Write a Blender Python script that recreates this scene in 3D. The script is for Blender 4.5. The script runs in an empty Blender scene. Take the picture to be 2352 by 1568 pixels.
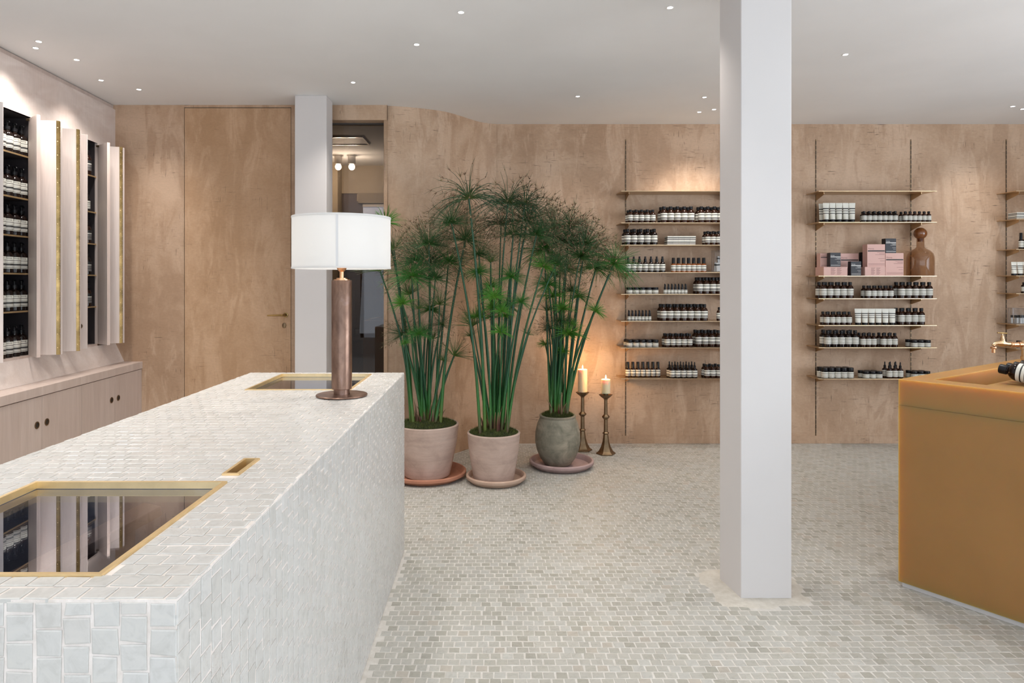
import bpy, bmesh, math, random
import numpy as np
from mathutils import Vector, Matrix

random.seed(7)
rng = np.random.default_rng(11)
SC = bpy.context.scene
COL = SC.collection

# ------------------------------------------------------------------ camera
F = 1568.0                 # focal length in pixels of the 2352 x 1568 frame (24 mm)
VX, VY = 1135.0, 650.0     # vanishing point of the room's long axis
H = 1.40                   # eye height
cam_d = bpy.data.cameras.new('camera')
cam_d.sensor_width = 36.0
cam_d.sensor_fit = 'HORIZONTAL'
cam_d.lens = F / 2352.0 * 36.0
cam_d.shift_x = (1176.0 - VX) / 2352.0
cam_d.shift_y = -(784.0 - VY) / 2352.0
cam_d.clip_start = 0.05
cam = bpy.data.objects.new('camera', cam_d)
cam.location = (0, 0, H)
cam.rotation_euler = (math.radians(90), 0, 0)
COL.objects.link(cam)
SC.camera = cam

CEIL = 2.789
def atY(px, py, Y):
    return Vector(((px - VX) / F * Y, Y, H - (py - VY) / F * Y))
def on_ceiling(px, py):
    Y = (CEIL - H) * F / (VY - py)
    return Vector(((px - VX) / F * Y, Y, CEIL))

# ------------------------------------------------------------------ world, large lights, exposure
world = bpy.data.worlds.new('world')
world.use_nodes = True
SC.world = world
wb = world.node_tree.nodes['Background']
wb.inputs['Color'].default_value = (0.85, 0.92, 1.0, 1)
wb.inputs['Strength'].default_value = 1.0

def area_light(name, loc, rot, sx, sy, power, color):
    d = bpy.data.lights.new(name, 'AREA')
    d.shape = 'RECTANGLE'; d.size = sx; d.size_y = sy
    d.energy = power; d.color = color
    o = bpy.data.objects.new(name, d)
    o.location = loc; o.rotation_euler = rot
    COL.objects.link(o)
    return o
# daylight in the shop-front window behind the camera
area_light('shop_window_daylight', (1.0, -2.55, 1.45), (math.radians(104), 0, 0), 7.2, 2.1, 44.0, (0.84, 0.92, 1.0))
# added fill from an unseen right-hand window, brightens the left cabinets
area_light('added_side_fill', (5.66, 1.2, 1.50), (math.radians(98), 0, math.radians(90)), 4.0, 2.0, 100.0, (0.86, 0.93, 1.0))

DOWNLIGHT_POWER = 30.0
DOWNLIGHT_COLOR = (1.0, 0.93, 0.86)
SC.view_settings.view_transform = 'Standard'
SC.view_settings.look = 'None'
SC.view_settings.gamma = 1.0
SC.view_settings.use_curve_mapping = False
SC.view_settings.exposure = 0.62

# ------------------------------------------------------------------ material helpers
MATS = {}
def nodemat(name):
    m = bpy.data.materials.new(name)
    m.use_nodes = True
    nt = m.node_tree
    b = nt.nodes['Principled BSDF']
    MATS[name] = m
    return m, nt, b
def simple(name, col, rough=0.5, metal=0.0, **kw):
    m, nt, b = nodemat(name)
    b.inputs['Base Color'].default_value = (*col, 1)
    b.inputs['Roughness'].default_value = rough
    b.inputs['Metallic'].default_value = metal
    for k, v in kw.items():
        b.inputs[k.replace('_', ' ')].default_value = v
    return m
def N(nt, typ, **kw):
    n = nt.nodes.new(typ)
    for k, v in kw.items():
        setattr(n, k, v)
    return n
def noise(nt, scale, detail=4, rough=0.55, vec=None, dist=0.0):
    n = N(nt, 'ShaderNodeTexNoise')
    n.inputs['Scale'].default_value = scale
    n.inputs['Detail'].default_value = detail
    n.inputs['Roughness'].default_value = rough
    n.inputs['Distortion'].default_value = dist
    if vec is not None:
        nt.links.new(vec, n.inputs['Vector'])
    return n
def ramp(nt, fac, stops, interp='LINEAR'):
    r = N(nt, 'ShaderNodeValToRGB')
    r.color_ramp.interpolation = interp
    e = r.color_ramp.elements
    while len(e) < len(stops):
        e.new(0.5)
    for i, (p, c) in enumerate(stops):
        e[i].position = p
        e[i].color = (*c, 1) if len(c) == 3 else c
    nt.links.new(fac, r.inputs['Fac'])
    return r
def mix(nt, a, b, fac, mode='MIX'):
    n = N(nt, 'ShaderNodeMix', data_type='RGBA', blend_type=mode)
    for s, v in ((6, a), (7, b)):
        if isinstance(v, tuple):
            n.inputs[s].default_value = (*v, 1)
        else:
            nt.links.new(v, n.inputs[s])
    if isinstance(fac, (int, float)):
        n.inputs[0].default_value = fac
    else:
        nt.links.new(fac, n.inputs[0])
    return n.outputs[2]
def mapping(nt, coord='Object', scale=(1, 1, 1), rot=(0, 0, 0)):
    tc = N(nt, 'ShaderNodeTexCoord')
    mp = N(nt, 'ShaderNodeMapping')
    mp.inputs['Scale'].default_value = scale
    mp.inputs['Rotation'].default_value = rot
    if coord == 'World':
        g = N(nt, 'ShaderNodeNewGeometry')
        nt.links.new(g.outputs['Position'], mp.inputs['Vector'])
    else:
        nt.links.new(tc.outputs[coord], mp.inputs['Vector'])
    return mp.outputs['Vector']
def bump(nt, b, height, strength=0.2, dist=0.01):
    n = N(nt, 'ShaderNodeBump')
    n.inputs['Strength'].default_value = strength
    n.inputs['Distance'].default_value = dist
    nt.links.new(height, n.inputs['Height'])
    nt.links.new(n.outputs['Normal'], b.inputs['Normal'])

def plaster(name, dark, mid, light, scr=0.75):
    m, nt, b = nodemat(name)
    v = mapping(nt, 'World')
    n1 = noise(nt, 1.7, 6, 0.62, v, 0.4)
    base = ramp(nt, n1.outputs['Fac'], [(0.36, dark), (0.5, mid), (0.64, light)])
    vs = mapping(nt, 'World', (4.2, 4.2, 1.1))
    n2 = noise(nt, 1.6, 6, 0.72, vs, 0.8)
    c = mix(nt, base.outputs['Color'], light, ramp(nt, n2.outputs['Fac'], [(0.50, (0, 0, 0)), (0.62, (0.75,) * 3)]).outputs['Color'])
    n5 = noise(nt, 0.9, 4, 0.6, vs, 1.5)
    c = mix(nt, c, dark, ramp(nt, n5.outputs['Fac'], [(0.52, (0, 0, 0)), (0.60, (0.6,) * 3)]).outputs['Color'])
    # trowel scratches, horizontal and vertical
    vh = mapping(nt, 'World', (9.0, 9.0, 150.0))
    h = noise(nt, 1.0, 2, 0.5, vh, 0.3)
    vm = noise(nt, 3.2, 3, 0.6, v)
    gate = ramp(nt, vm.outputs['Fac'], [(0.46, (0, 0, 0)), (0.60, (1, 1, 1))])
    hs = ramp(nt, h.outputs['Fac'], [(0.655, (0, 0, 0)), (0.72, (1, 1, 1))])
    vv = mapping(nt, 'World', (120.0, 120.0, 9.0))
    w = noise(nt, 1.0, 2, 0.5, vv, 0.2)
    ws = ramp(nt, w.outputs['Fac'], [(0.66, (0, 0, 0)), (0.73, (1, 1, 1))])
    sc = mix(nt, hs.outputs['Color'], ws.outputs['Color'], 1.0, 'ADD')
    sc = mix(nt, (0.0, 0.0, 0.0), sc, gate.outputs['Color'])
    sf = N(nt, 'ShaderNodeMath', operation='MULTIPLY'); sf.inputs[1].default_value = scr
    nt.links.new(sc, sf.inputs[0])
    c = mix(nt, c, tuple(x * 0.25 for x in dark), sf.outputs[0])
    # fine streaking
    vf = mapping(nt, 'World', (40, 40, 70))
    f = noise(nt, 1.0, 4, 0.7, vf)
    c = mix(nt, c, ramp(nt, f.outputs['Fac'], [(0.3, (0.92,) * 3), (0.7, (1.05,) * 3)]).outputs['Color'], 1.0, 'MULTIPLY')
    nt.links.new(c, b.inputs['Base Color'])
    b.inputs['Roughness'].default_value = 0.62
    bump(nt, b, f.outputs['Fac'], 0.12, 0.004)
    return m
plaster('wall_plaster', (0.415, 0.268, 0.170), (0.50, 0.340, 0.227), (0.59, 0.42, 0.298), 0.95)
plaster('door_plaster', (0.44, 0.268, 0.148), (0.52, 0.332, 0.198), (0.60, 0.40, 0.255), 0.55)

def painted(name, col, rough=0.7):
    m, nt, b = nodemat(name)
    v = mapping(nt, 'World')
    n = noise(nt, 60, 3, 0.6, v)
    n2 = noise(nt, 1.3, 3, 0.5, v)
    c = mix(nt, col, ramp(nt, n2.outputs['Fac'], [(0.3, (0.96,) * 3), (0.7, (1.03,) * 3)]).outputs['Color'], 1.0, 'MULTIPLY')
    nt.links.new(c, b.inputs['Base Color'])
    b.inputs['Roughness'].default_value = rough
    bump(nt, b, n.outputs['Fac'], 0.05, 0.002)
    return m
painted('ceiling_paint', (0.85, 0.86, 0.875), 0.85)
painted('column_paint', (0.66, 0.63, 0.622), 0.55)
painted('white_paint', (0.75, 0.72, 0.70), 0.8)
painted('rear_room_dark', (0.16, 0.13, 0.13), 0.7)
painted('rear_room_beige', (0.50, 0.43, 0.33), 0.8)
painted('rear_room_band', (0.33, 0.28, 0.21), 0.8)

def marble(name, gloss=0.28, tone=(1, 1, 1)):
    m, nt, b = nodemat(name)
    at = N(nt, 'ShaderNodeAttribute', attribute_name='tint')
    v = mapping(nt, 'World')
    n = noise(nt, 38, 5, 0.6, v, 1.2)
    c = mix(nt, at.outputs['Color'], ramp(nt, n.outputs['Fac'], [(0.3, (0.86, 0.86, 0.85)), (0.52, (1, 1, 1)), (0.75, (1.05, 1.04, 1.02))]).outputs['Color'], 0.9, 'MULTIPLY')
    n3 = noise(nt, 14, 4, 0.65, v, 2.5)
    vein = ramp(nt, n3.outputs['Fac'], [(0.485, (0, 0, 0)), (0.5, (0.4,) * 3), (0.515, (0, 0, 0))])
    n4 = noise(nt, 3, 2, 0.5, v)
    vg = mix(nt, (0.0, 0.0, 0.0), vein.outputs['Color'], ramp(nt, n4.outputs['Fac'], [(0.5, (0, 0, 0)), (0.65, (1, 1, 1))]).outputs['Color'])
    c = mix(nt, c, (0.36, 0.27, 0.19), vg)
    c = mix(nt, c, tone, 1.0, 'MULTIPLY')
    nt.links.new(c, b.inputs['Base Color'])
    b.inputs['Roughness'].default_value = gloss
    b.inputs['Specular IOR Level'].default_value = 0.4
    bump(nt, b, noise(nt, 90, 3, 0.6, v).outputs['Fac'], 0.03, 0.001)
    return m
marble('floor_marble', 0.5, (0.665, 0.66, 0.638))
marble('counter_marble', 0.32, (0.79, 0.785, 0.785))
def grout(name, col):
    m, nt, b = nodemat(name)
    v = mapping(nt, 'World')
    n = noise(nt, 25, 5, 0.65, v)
    c = mix(nt, col, ramp(nt, n.outputs['Fac'], [(0.3, (0.82, 0.80, 0.77)), (0.65, (1.04,) * 3)]).outputs['Color'], 0.9, 'MULTIPLY')
    nt.links.new(c, b.inputs['Base Color'])
    b.inputs['Roughness'].default_value = 0.85
    bump(nt, b, noise(nt, 140, 3, 0.7, v).outputs['Fac'], 0.3, 0.003)
grout('floor_grout', (0.625, 0.605, 0.57))
grout('counter_grout', (0.78, 0.725, 0.69))
grout('mortar', (0.58, 0.55, 0.495))

def wood(name, c1, c2, rot=(0, 0, 0), stretch=(9, 9, 0.7), rough=0.5):
    m, nt, b = nodemat(name)
    v = mapping(nt, 'Object', stretch, rot)
    n = noise(nt, 1.6, 5, 0.55, v, 1.1)
    c = ramp(nt, n.outputs['Fac'], [(0.3, c1), (0.55, tuple((a + d) / 2 for a, d in zip(c1, c2))), (0.72, c2)])
    v2 = mapping(nt, 'Object', (160, 160, 7), rot)
    g = noise(nt, 1.0, 2, 0.5, v2)
    cc = mix(nt, c.outputs['Color'], ramp(nt, g.outputs['Fac'], [(0.35, (0.95,) * 3), (0.65, (1.03,) * 3)]).outputs['Color'], 0.8, 'MULTIPLY')
    nt.links.new(cc, b.inputs['Base Color'])
    b.inputs['Roughness'].default_value = rough
wood('birch', (0.68, 0.585, 0.54), (0.76, 0.68, 0.645))
wood('birch_header', (0.64, 0.54, 0.49), (0.77, 0.69, 0.65), stretch=(2.2, 2.2, 5))
wood('birch_grey', (0.56, 0.455, 0.405), (0.66, 0.555, 0.505), stretch=(8, 8, 0.8))
wood('ply_edge', (0.60, 0.47, 0.41), (0.74, 0.62, 0.56), stretch=(120, 120, 0.3))
wood('dark_wood', (0.085, 0.045, 0.03), (0.15, 0.088, 0.062), stretch=(9, 0.7, 9))
simple('niche_dark', (0.045, 0.038, 0.042), 0.6)
simple('dark_slot', (0.025, 0.018, 0.014), 0.6)
simple('shadow_gap', (0.06, 0.05, 0.045), 0.8)

def brass(name, col, rough, var=0.12):
    m, nt, b = nodemat(name)
    v = mapping(nt, 'Object')
    n = noise(nt, 14, 4, 0.6, v)
    c = mix(nt, col, ramp(nt, n.outputs['Fac'], [(0.3, (1 - var,) * 3), (0.7, (1 + var * 0.4,) * 3)]).outputs['Color'], 1.0, 'MULTIPLY')
    nt.links.new(c, b.inputs['Base Color'])
    b.inputs['Metallic'].default_value = 1.0
    b.inputs['Roughness'].default_value = rough
brass('brass_frame', (0.90, 0.70, 0.40), 0.42)
brass('brass_polished', (0.40, 0.27, 0.11), 0.30, 0.5)
brass('brass_shelf', (0.62, 0.47, 0.30), 0.32)
brass('brass_aged', (0.25, 0.175, 0.105), 0.42, 0.35)
brass('brass_tap', (0.66, 0.47, 0.28), 0.3, 0.2)
brass('copper_tap', (0.72, 0.40, 0.22), 0.28, 0.2)
brass('steel', (0.62, 0.60, 0.58), 0.3)
m, nt, b = nodemat('bronze_lamp')
v = mapping(nt, 'Object', (5, 5, 2.2))
n = noise(nt, 4, 5, 0.6, v, 0.4)
c = ramp(nt, n.outputs['Fac'], [(0.3, (0.13, 0.078, 0.06)), (0.55, (0.25, 0.155, 0.115)), (0.75, (0.33, 0.235, 0.21))])
nt.links.new(c.outputs['Color'], b.inputs['Base Color'])
b.inputs['Metallic'].default_value = 0.85
b.inputs['Roughness'].default_value = 0.34

# lamp shade: thin cloth that lets the bulb through
m, nt, b = nodemat('lamp_cloth')
b.inputs['Base Color'].default_value = (0.78, 0.78, 0.78, 1)
b.inputs['Roughness'].default_value = 0.9
tr = N(nt, 'ShaderNodeBsdfTranslucent'); tr.inputs['Color'].default_value = (0.9, 0.89, 0.87, 1)
ms = N(nt, 'ShaderNodeMixShader'); ms.inputs[0].default_value = 0.4
nt.links.new(b.outputs[0], ms.inputs[1]); nt.links.new(tr.outputs[0], ms.inputs[2])
nt.links.new(ms.outputs[0], nt.nodes['Material Output'].inputs['Surface'])
bump(nt, b, noise(nt, 350, 2, 0.6, mapping(nt, 'Object')).outputs['Fac'], 0.15, 0.001)
simple('lamp_seam', (0.62, 0.62, 0.63), 0.9)

def emit(name, col, strength):
    m, nt, b = nodemat(name)
    b.inputs['Base Color'].default_value = (*col, 1)
    b.inputs['Emission Color'].default_value = (*col, 1)
    b.inputs['Emission Strength'].default_value = strength
emit('led', (1.0, 0.97, 0.93), 14.0)
emit('bulb_glow', (1.0, 0.95, 0.86), 9.0)
emit('flame', (1.0, 0.72, 0.32), 16.0)
emit('rear_daylight', (0.62, 0.72, 0.95), 0.55)

def glass(name, col, rough=0.0, ior=1.45):
    return simple(name, col, rough, 0.0, Transmission_Weight=1.0, IOR=ior)
def thin_pane(name, tint, refl):
    """a thin flat pane: tinted see-through plus mirror-like reflection"""
    m = bpy.data.materials.new(name); m.use_nodes = True
    nt = m.node_tree; nt.nodes.clear()
    out = N(nt, 'ShaderNodeOutputMaterial')
    t = N(nt, 'ShaderNodeBsdfTransparent'); t.inputs['Color'].default_value = (*tint, 1)
    g = N(nt, 'ShaderNodeBsdfGlossy'); g.inputs['Roughness'].default_value = 0.0
    g.inputs['Color'].default_value = (0.95, 0.96, 1.0, 1)
    lw = N(nt, 'ShaderNodeLayerWeight'); lw.inputs['Blend'].default_value = 0.5
    pw = N(nt, 'ShaderNodeMath', operation='POWER'); pw.inputs[1].default_value = 4.0
    fr = N(nt, 'ShaderNodeMath', operation='MULTIPLY_ADD'); fr.inputs[1].default_value = 1.0 - refl; fr.inputs[2].default_value = refl
    nt.links.new(lw.outputs['Facing'], pw.inputs[0]); nt.links.new(pw.outputs[0], fr.inputs[0])
    mx = N(nt, 'ShaderNodeMixShader')
    nt.links.new(fr.outputs[0], mx.inputs[0])
    nt.links.new(t.outputs[0], mx.inputs[1]); nt.links.new(g.outputs[0], mx.inputs[2])
    nt.links.new(mx.outputs[0], out.inputs['Surface'])
    MATS[name] = m
    return m
thin_pane('vitrine_glass', (0.82, 0.84, 0.88), 0.10)
thin_pane('door_glass', (0.47, 0.43, 0.40), 0.04)
thin_pane('jar_glass', (0.93, 0.94, 0.95), 0.03)
thin_pane('smoke_glass', (0.70, 0.59, 0.49), 0.03)
thin_pane('window_glass', (0.95, 0.97, 0.98), 0.04)
simple('stopper_glass', (0.20, 0.065, 0.018), 0.08, 0.0, Coat_Weight=0.6)
simple('vitrine_lining', (0.20, 0.20, 0.23), 0.6)

# amber resin: translucent, scatters light inside so that thin edges glow
m, nt, b = nodemat('amber_resin')
v = mapping(nt, 'World')
n = noise(nt, 2.0, 4, 0.6, v)
c = ramp(nt, n.outputs['Fac'], [(0.3, (0.34, 0.175, 0.050)), (0.7, (0.39, 0.20, 0.060))])
nt.links.new(c.outputs['Color'], b.inputs['Base Color'])
b.inputs['Subsurface Weight'].default_value = 1.0
b.inputs['Subsurface Radius'].default_value = (1.0, 0.55, 0.18)
b.inputs['Subsurface Scale'].default_value = 0.16
b.inputs['Roughness'].default_value = 0.5

# amber bottle glass (filled), caps, labels
simple('bottle_dark', (0.010, 0.005, 0.004), 0.12, 0.0, Specular_IOR_Level=0.35)
simple('bottle_brown', (0.026, 0.0085, 0.004), 0.12, 0.0, Specular_IOR_Level=0.35)
simple('bottle_amber', (0.20, 0.052, 0.009), 0.12, 0.0, Specular_IOR_Level=0.35)
simple('black_plastic', (0.008, 0.008, 0.010), 0.35, 0.0, Specular_IOR_Level=0.3)
simple('black_print', (0.02, 0.02, 0.02), 0.6)
simple('white_print', (0.75, 0.74, 0.72), 0.6)
simple('grey_print', (0.16, 0.15, 0.15), 0.6)
simple('pink_print', (0.30, 0.15, 0.13), 0.6)
def striped(name, stops, rough=0.5):
    m, nt, b = nodemat(name)
    tc = N(nt, 'ShaderNodeUVMap')
    sp = N(nt, 'ShaderNodeSeparateXYZ')
    nt.links.new(tc.outputs[0], sp.inputs[0])
    r = ramp(nt, sp.outputs['Y'], stops, 'CONSTANT')
    nt.links.new(r.outputs['Color'], b.inputs['Base Color'])
    b.inputs['Roughness'].default_value = rough
W_ = (0.74, 0.73, 0.66); K_ = (0.02, 0.02, 0.02); G_ = (0.17, 0.16, 0.155); L_ = (0.45, 0.44, 0.41)
striped('label_wide', [(0, W_), (0.07, K_), (0.13, L_), (0.20, G_), (0.38, W_), (0.66, L_), (0.70, K_), (0.80, W_)])
striped('label_lines', [(0, L_), (0.16, W_), (0.27, K_), (0.33, W_), (0.50, G_), (0.56, W_), (0.72, K_), (0.80, W_)])
striped('label_tall', [(0, W_), (0.05, K_), (0.10, W_), (0.16, L_), (0.28, G_), (0.29, K_), (0.41, L_), (0.46, W_), (0.50, L_), (0.56, W_), (0.66, G_), (0.72, W_)])
striped('label_black', [(0, G_), (0.25, K_), (0.3, G_), (0.55, K_), (0.60, W_), (0.70, K_)])
striped('label_tube', [(0, W_), (0.34, K_), (0.385, W_), (0.49, G_), (0.54, W_), (0.62, K_), (0.685, W_), (0.70, W_)])
striped('carton_white', [(0, W_), (0.08, G_), (0.36, W_), (0.50, K_), (0.72, W_)])
simple('pink_card', (0.70, 0.44, 0.39), 0.6)
simple('black_card', (0.018, 0.02, 0.028), 0.5)
simple('kraft_card', (0.40, 0.26, 0.15), 0.7)
simple('paper', (0.55, 0.47, 0.38), 0.8)

def terracotta(name, a, bcol, ccol, s=5.0, zs=1.0):
    m, nt, b = nodemat(name)
    v = mapping(nt, 'Object', (1, 1, zs))
    n = noise(nt, s, 6, 0.65, v, 0.6)
    c = ramp(nt, n.outputs['Fac'], [(0.3, a), (0.52, bcol), (0.7, ccol)])
    vr = mapping(nt, 'Object', (1.5, 1.5, 45))
    r = noise(nt, 1, 3, 0.6, vr)
    cc = mix(nt, c.outputs['Color'], ramp(nt, r.outputs['Fac'], [(0.35, (0.9,) * 3), (0.65, (1.06,) * 3)]).outputs['Color'], 0.8, 'MULTIPLY')
    nt.links.new(cc, b.inputs['Base Color'])
    b.inputs['Roughness'].default_value = 0.8
    bump(nt, b, r.outputs['Fac'], 0.12, 0.003)
terracotta('pot_clay', (0.40, 0.295, 0.245), (0.53, 0.40, 0.34), (0.60, 0.475, 0.415), 5, 1.8)
terracotta('pot_moss_stone', (0.15, 0.143, 0.105), (0.265, 0.245, 0.19), (0.40, 0.345, 0.265), 9)
terracotta('saucer_orange', (0.40, 0.17, 0.105), (0.47, 0.21, 0.13), (0.53, 0.26, 0.17))
terracotta('saucer_pale', (0.45, 0.31, 0.235), (0.53, 0.37, 0.285), (0.58, 0.43, 0.34))
terracotta('saucer_mauve', (0.36, 0.25, 0.24), (0.45, 0.32, 0.31), (0.50, 0.37, 0.355))
def attrmat(name, rough=0.5, **kw):
    m, nt, b = nodemat(name)
    at = N(nt, 'ShaderNodeAttribute', attribute_name='tint')
    nt.links.new(at.outputs['Color'], b.inputs['Base Color'])
    b.inputs['Roughness'].default_value = rough
    for k, v in kw.items():
        b.inputs[k.replace('_', ' ')].default_value = v
attrmat('plant', 0.45)
attrmat('moss', 0.9)
simple('wax', (0.86, 0.74, 0.50), 0.5, 0.0, Subsurface_Weight=0.7, Subsurface_Scale=0.03)
simple('soil', (0.03, 0.022, 0.015), 0.9)

# ------------------------------------------------------------------ geometry helpers
class MB:
    def __init__(s):
        s.v = []; s.f = []; s.c = []; s.uv = {}
    def add(s, verts, faces, col=None, uvs=None):
        o = len(s.v)
        s.v += [tuple(p) for p in verts]
        if col is not None:
            s.c += ([col] * len(verts) if not isinstance(col, list) else col)
        for i, f in enumerate(faces):
            if uvs is not None:
                s.uv[len(s.f)] = uvs[i]
            s.f.append(tuple(k + o for k in f))
        return s
    def box(s, x0, x1, y0, y1, z0, z1, col=None):
        v = [(x0, y0, z0), (x1, y0, z0), (x1, y1, z0), (x0, y1, z0), (x0, y0, z1), (x1, y0, z1), (x1, y1, z1), (x0, y1, z1)]
        return s.add(v, BOXF, col)
    def prism(s, poly, z0, z1, col=None):
        n = len(poly)
        v = [(x, y, z0) for x, y in poly] + [(x, y, z1) for x, y in poly]
        f = [tuple(range(n - 1, -1, -1)), tuple(range(n, 2 * n))]
        f += [(i, (i + 1) % n, n + (i + 1) % n, n + i) for i in range(n)]
        return s.add(v, f, col)
    def lathe(s, prof, seg=24, cx=0, cy=0, col=None, closed=False, a0=0.0, a1=2 * math.pi, uv=False):
        full = abs(a1 - a0 - 2 * math.pi) < 1e-6
        cols = seg if full else seg + 1
        v = []; f = []; uvs = []
        for (r, z) in prof:
            for k in range(cols):
                a = a0 + (a1 - a0) * k / seg
                v.append((cx + r * math.cos(a), cy + r * math.sin(a), z))
        zs = [p[1] for p in prof]; zl, zh = min(zs), max(zs)
        for i in range(len(prof) - 1):
            for k in range(seg):
                k2 = (k + 1) % cols if full else k + 1
                f.append((i * cols + k, i * cols + k2, (i + 1) * cols + k2, (i + 1) * cols + k))
                va = (prof[i][1] - zl) / (zh - zl + 1e-9); vb = (prof[i + 1][1] - zl) / (zh - zl + 1e-9)
                uvs.append([(k / seg, va), ((k + 1) / seg, va), ((k + 1) / seg, vb), (k / seg, vb)])
        return s.add(v, f, col, uvs if uv else None)
    def tube(s, pts, radii, seg=6, col=None, cap=True):
        pts = [Vector(p) for p in pts]
        if not isinstance(radii, (list, tuple)):
            radii = [radii] * len(pts)
        v = []; f = []; cl = []
        up = None
        for i, p in enumerate(pts):
            d = (pts[min(i + 1, len(pts) - 1)] - pts[max(i - 1, 0)]).normalized()
            if up is None:
                up = d.orthogonal().normalized()
            up = (up - d * up.dot(d)).normalized()
            w = d.cross(up)
            for k in range(seg):
                a = 2 * math.pi * k / seg
                v.append(p + (up * math.cos(a) + w * math.sin(a)) * radii[i])
                if isinstance(col, list):
                    cl.append(col[i])
        for i in range(len(pts) - 1):
            for k in range(seg):
                f.append((i * seg + k, i * seg + (k + 1) % seg, (i + 1) * seg + (k + 1) % seg, (i + 1) * seg + k))
        if cap:
            f.append(tuple(range(seg - 1, -1, -1)))
            f.append(tuple((len(pts) - 1) * seg + k for k in range(seg)))
        return s.add(v, f, cl if isinstance(col, list) else col)
    def xform(s, M):
        s.v = [tuple(M @ Vector(p)) for p in s.v]
        return s
    def mesh(s, name, smooth=False, sharp=None):
        me = bpy.data.meshes.new(name)
        me.from_pydata(s.v, [], s.f)
        if s.c:
            a = me.color_attributes.new('tint', 'FLOAT_COLOR', 'POINT')
            arr = np.ones((len(s.v), 4), dtype=np.float32)
            arr[:, :3] = np.array(s.c, dtype=np.float32)
            a.data.foreach_set('color', arr.ravel())
        if s.uv:
            u = me.uv_layers.new(name='UVMap')
            for p in me.polygons:
                if p.index in s.uv:
                    for li, co in zip(p.loop_indices, s.uv[p.index]):
                        u.data[li].uv = co
        if smooth:
            me.polygons.foreach_set('use_smooth', [True] * len(me.polygons))
            if sharp is not None:
                me.set_sharp_from_angle(angle=math.radians(sharp))
        me.validate()
        return me
BOXF = [(3, 2, 1, 0), (4, 5, 6, 7), (0, 1, 5, 4), (1, 2, 6, 5), (2, 3, 7, 6), (3, 0, 4, 7)]

def link(name, me, mat=None, parent=None, loc=None):
    o = bpy.data.objects.new(name, me)
    COL.objects.link(o)
    if mat and not me.materials:
        me.materials.append(MATS[mat])
    if parent is not None:
        o.parent = parent
    if loc is not None:
        o.location = loc
    return o
def part(name, mb, mat, root, smooth=False, sharp=35, bevel=0):
    """mesh given in world coordinates, hung under a root that sits unrotated at its base"""
    base = Vector(root.location)
    p = root.parent
    while p is not None:
        base += Vector(p.location); p = p.parent
    mb.v = [tuple(Vector(q) - base) for q in mb.v]
    me = mb.mesh(name, smooth, sharp)
    o = link(name, me, mat, root)
    if bevel:
        add_bevel(o, bevel)
    return o
def add_bevel(o, w, seg=2, angle=40):
    b = o.modifiers.new('bevel', 'BEVEL')
    b.width = w; b.segments = seg; b.limit_method = 'ANGLE'; b.angle_limit = math.radians(angle)
def tag(o, label=None, cat=None, group=None, kind=None):
    if label: o['label'] = label
    if cat: o['category'] = cat
    if group: o['group'] = group
    if kind: o['kind'] = kind
    return o
def thing(name, loc, label, cat, group=None):
    o = bpy.data.objects.new(name, None)
    o.empty_display_size = 0.05
    COL.objects.link(o)
    o.location = loc
    return tag(o, label, cat, group)
def solo(name, mb, mat, base, label, cat, group=None, smooth=False, sharp=35, bevel=0):
    """a thing that is one mesh; mesh given in world coordinates"""
    mb.v = [tuple(Vector(q) - Vector(base)) for q in mb.v]
    o = link(name, mb.mesh(name, smooth, sharp), mat, None, base)
    if bevel: add_bevel(o, bevel)
    return tag(o, label, cat, group)
def struct(name, mb, mat, smooth=False, sharp=35):
    o = link(name, mb.mesh(name, smooth, sharp), mat)
    return tag(o, kind='structure')
def grid_block(ac, bc, ztop, zbot):
    """solid block cut by a grid into cells of their own top heights; one closed mesh"""
    mb = MB()
    na, nb = len(ac) - 1, len(bc) - 1
    def q(pts): mb.add(pts, [(0, 1, 2, 3)])
    for i in range(na):
        for j in range(nb):
            a0, a1, b0, b1, z = ac[i], ac[i + 1], bc[j], bc[j + 1], ztop[i][j]
            q([(a0, b0, z), (a1, b0, z), (a1, b1, z), (a0, b1, z)])
            q([(a0, b1, zbot), (a1, b1, zbot), (a1, b0, zbot), (a0, b0, zbot)])
            for (di, dj, p0, p1) in ((1, 0, (a1, b0), (a1, b1)), (-1, 0, (a0, b1), (a0, b0)), (0, 1, (a1, b1), (a0, b1)), (0, -1, (a0, b0), (a1, b0))):
                ii, jj = i + di, j + dj
                zz = ztop[ii][jj] if 0 <= ii < na and 0 <= jj < nb else zbot
                if zz < z - 1e-6:
                    q([(*p0, zz), (*p1, zz), (*p1, z), (*p0, z)])
    return mb
def weld(me):
    bm = bmesh.new(); bm.from_mesh(me)
    bmesh.ops.remove_doubles(bm, verts=bm.verts, dist=1e-5)
    bmesh.ops.dissolve_limit(bm, angle_limit=0.01, verts=bm.verts, edges=bm.edges)
    bm.to_mesh(me); bm.free()
_txt = {}
def text_mesh(s, size):
    """flat lettering as a mesh in the XZ plane, starting at the origin, reading along +X"""
    key = (s, size)
    if key in _txt: return _txt[key]
    cu = bpy.data.curves.new('lettering', 'FONT')
    cu.body = s; cu.size = size; cu.resolution_u = 2
    ob = bpy.data.objects.new('lettering', cu)
    COL.objects.link(ob)
    dg = bpy.context.evaluated_depsgraph_get()
    me = bpy.data.meshes.new_from_object(ob.evaluated_get(dg))
    bpy.data.objects.remove(ob); bpy.data.curves.remove(cu)
    v = [(p.co.x, 0.0, p.co.y) for p in me.vertices]
    f = [tuple(p.vertices) for p in me.polygons]
    bpy.data.meshes.remove(me)
    _txt[key] = (v, f)
    return _txt[key]

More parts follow.
